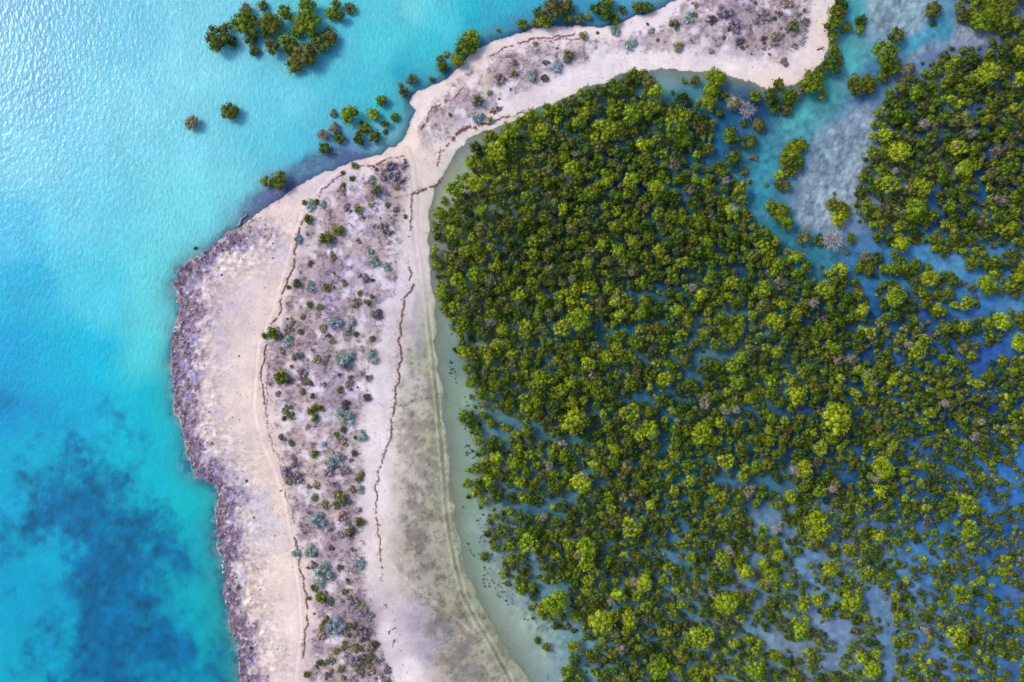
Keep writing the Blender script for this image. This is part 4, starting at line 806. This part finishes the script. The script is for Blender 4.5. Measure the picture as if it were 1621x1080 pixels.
# seedlings dotting the shallow edge of the lagoon
SPR = []
for s in range(4):
    r = np.random.default_rng(800 + s); n = 8; d = norm(r.normal(size=(n, 3))); d[:, 2] = np.abs(d[:, 2]); V, Qd = leaves(r, d * .5, d, .45, .8); SPR.append((V, Qd, np.zeros((0, 3), int)))
pts = []
bx = r2.uniform(690, 960, 7000); by = r2.uniform(380, 1075, 7000)
ff = sdist(bx, by, FOREST_A); li = (ff < 4) & (ff > -30) & (dist_line(bx, by, INNER) > 14) & (fbm(bx, by, 16, 3, 670) > .54) & ~inside(bx, by, LAND)
for x, y in zip(bx[li][:420], by[li][:420]): pts.append((wx(x), wy(y), r2.uniform(.25, .8), np.array([.03, .05, .06]) * r2.uniform(.5, 1.6)))
bx = r2.uniform(1000, 1621, 9000); by = r2.uniform(700, 1080, 9000); li = (fbm(bx, by, 20, 3, 680) > .56)
for x, y in zip(bx[li][:1500], by[li][:1500]): pts.append((wx(x), wy(y), r2.uniform(.2, .6), np.array([.06, .07, .07]) * r2.uniform(.5, 1.6)))
bx = r2.uniform(1300, 1621, 4000); by = r2.uniform(380, 620, 4000); li = (fbm(bx, by, 20, 3, 690) > .55)
for x, y in zip(bx[li][:700], by[li][:700]): pts.append((wx(x), wy(y), r2.uniform(.2, .7), np.array([.04, .06, .05]) * r2.uniform(.5, 1.6)))
stuff_clumps('mangrove_seedlings', pts, 'tiny dark mangrove seedlings dotted through the shallow water', 'seedlings', M_LEAF_S, SPR, .1)
# stones of the rocky shore
ST = []
for s in range(6):
    r = np.random.default_rng(850 + s); V = ICO1V * (1 + r.normal(size=(len(ICO1V), 1)) * .16) * [1, .75, .45]; ST.append((V, np.zeros((0, 4), int), ICO1F))
pts = []
bx = r2.uniform(268, 450, 30000); by = r2.uniform(345, 1085, 30000); dd = dist_line(bx, by, OUTER); li = inside(bx, by, LAND) & (r2.random(30000) < np.exp(-dd / 15) * .9 + .010) & (fbm(bx, by, 18, 3, 710) > .42)
STC = [lin(c) for c in ((118, 102, 120), (138, 122, 134), (88, 76, 94), (206, 196, 198), (158, 138, 132), (100, 84, 98))]
for x, y in zip(bx[li][:3600], by[li][:3600]): pts.append((wx(x), wy(y), r2.choice([.12, .18, .28, .5], p=[.45, .33, .17, .05]) * r2.uniform(.7, 1.3), STC[r2.integers(6)] * r2.uniform(.7, 1.1)))
stuff_clumps('shore_stones', pts, 'jumble of purple, grey and white stones along the rocky shore', 'stones', M_ROCK, ST, .02)

# driftwood log on the rock shelf, and a scrap of dark wood by the tip of the spit
r = np.random.default_rng(3); A = Acc(); limb(A, (-1.6, -2.0, .25), (1.4, 2.0, .45), .34, .2, r, 8, 5, .03); limb(A, (-.6, -.6, .35), (.7, -.9, .7), .12, .05, r, 5, 2); limb(A, (.5, 1.0, .4), (.1, 1.9, .7), .1, .04, r, 5, 2)
m = build_mesh('driftwood_log', *A.out(), smooth=True); x, y = wx(384), wy(348); o = obj('driftwood_log', m, simple_mat('driftwood', (.30, .25, .22)), None, (x, y, max(float(zat(x, y)), 0))); tag(o, 'brown driftwood log lying on the purple rock shelf at the shore', 'log')
A = Acc(); limb(A, (-1.3, -.3, .15), (1.2, .3, .25), .16, .09, r, 6, 4, .08); limb(A, (-.2, 0, .2), (.3, .9, .4), .1, .04, r, 5, 2); limb(A, (.4, .1, .2), (1.0, -.8, .3), .09, .04, r, 5, 2); limb(A, (-.7, -.1, .2), (-1.0, .7, .3), .08, .04, r, 5, 2)
m = build_mesh('driftwood_branch', *A.out(), smooth=True); x, y = wx(1298), wy(78); o = obj('driftwood_branch', m, simple_mat('dark_driftwood', (.12, .06, .05)), None, (x, y, float(zat(x, y)))); tag(o, 'dark reddish branch lying on white sand near the tip of the spit', 'branch')

write_labels()
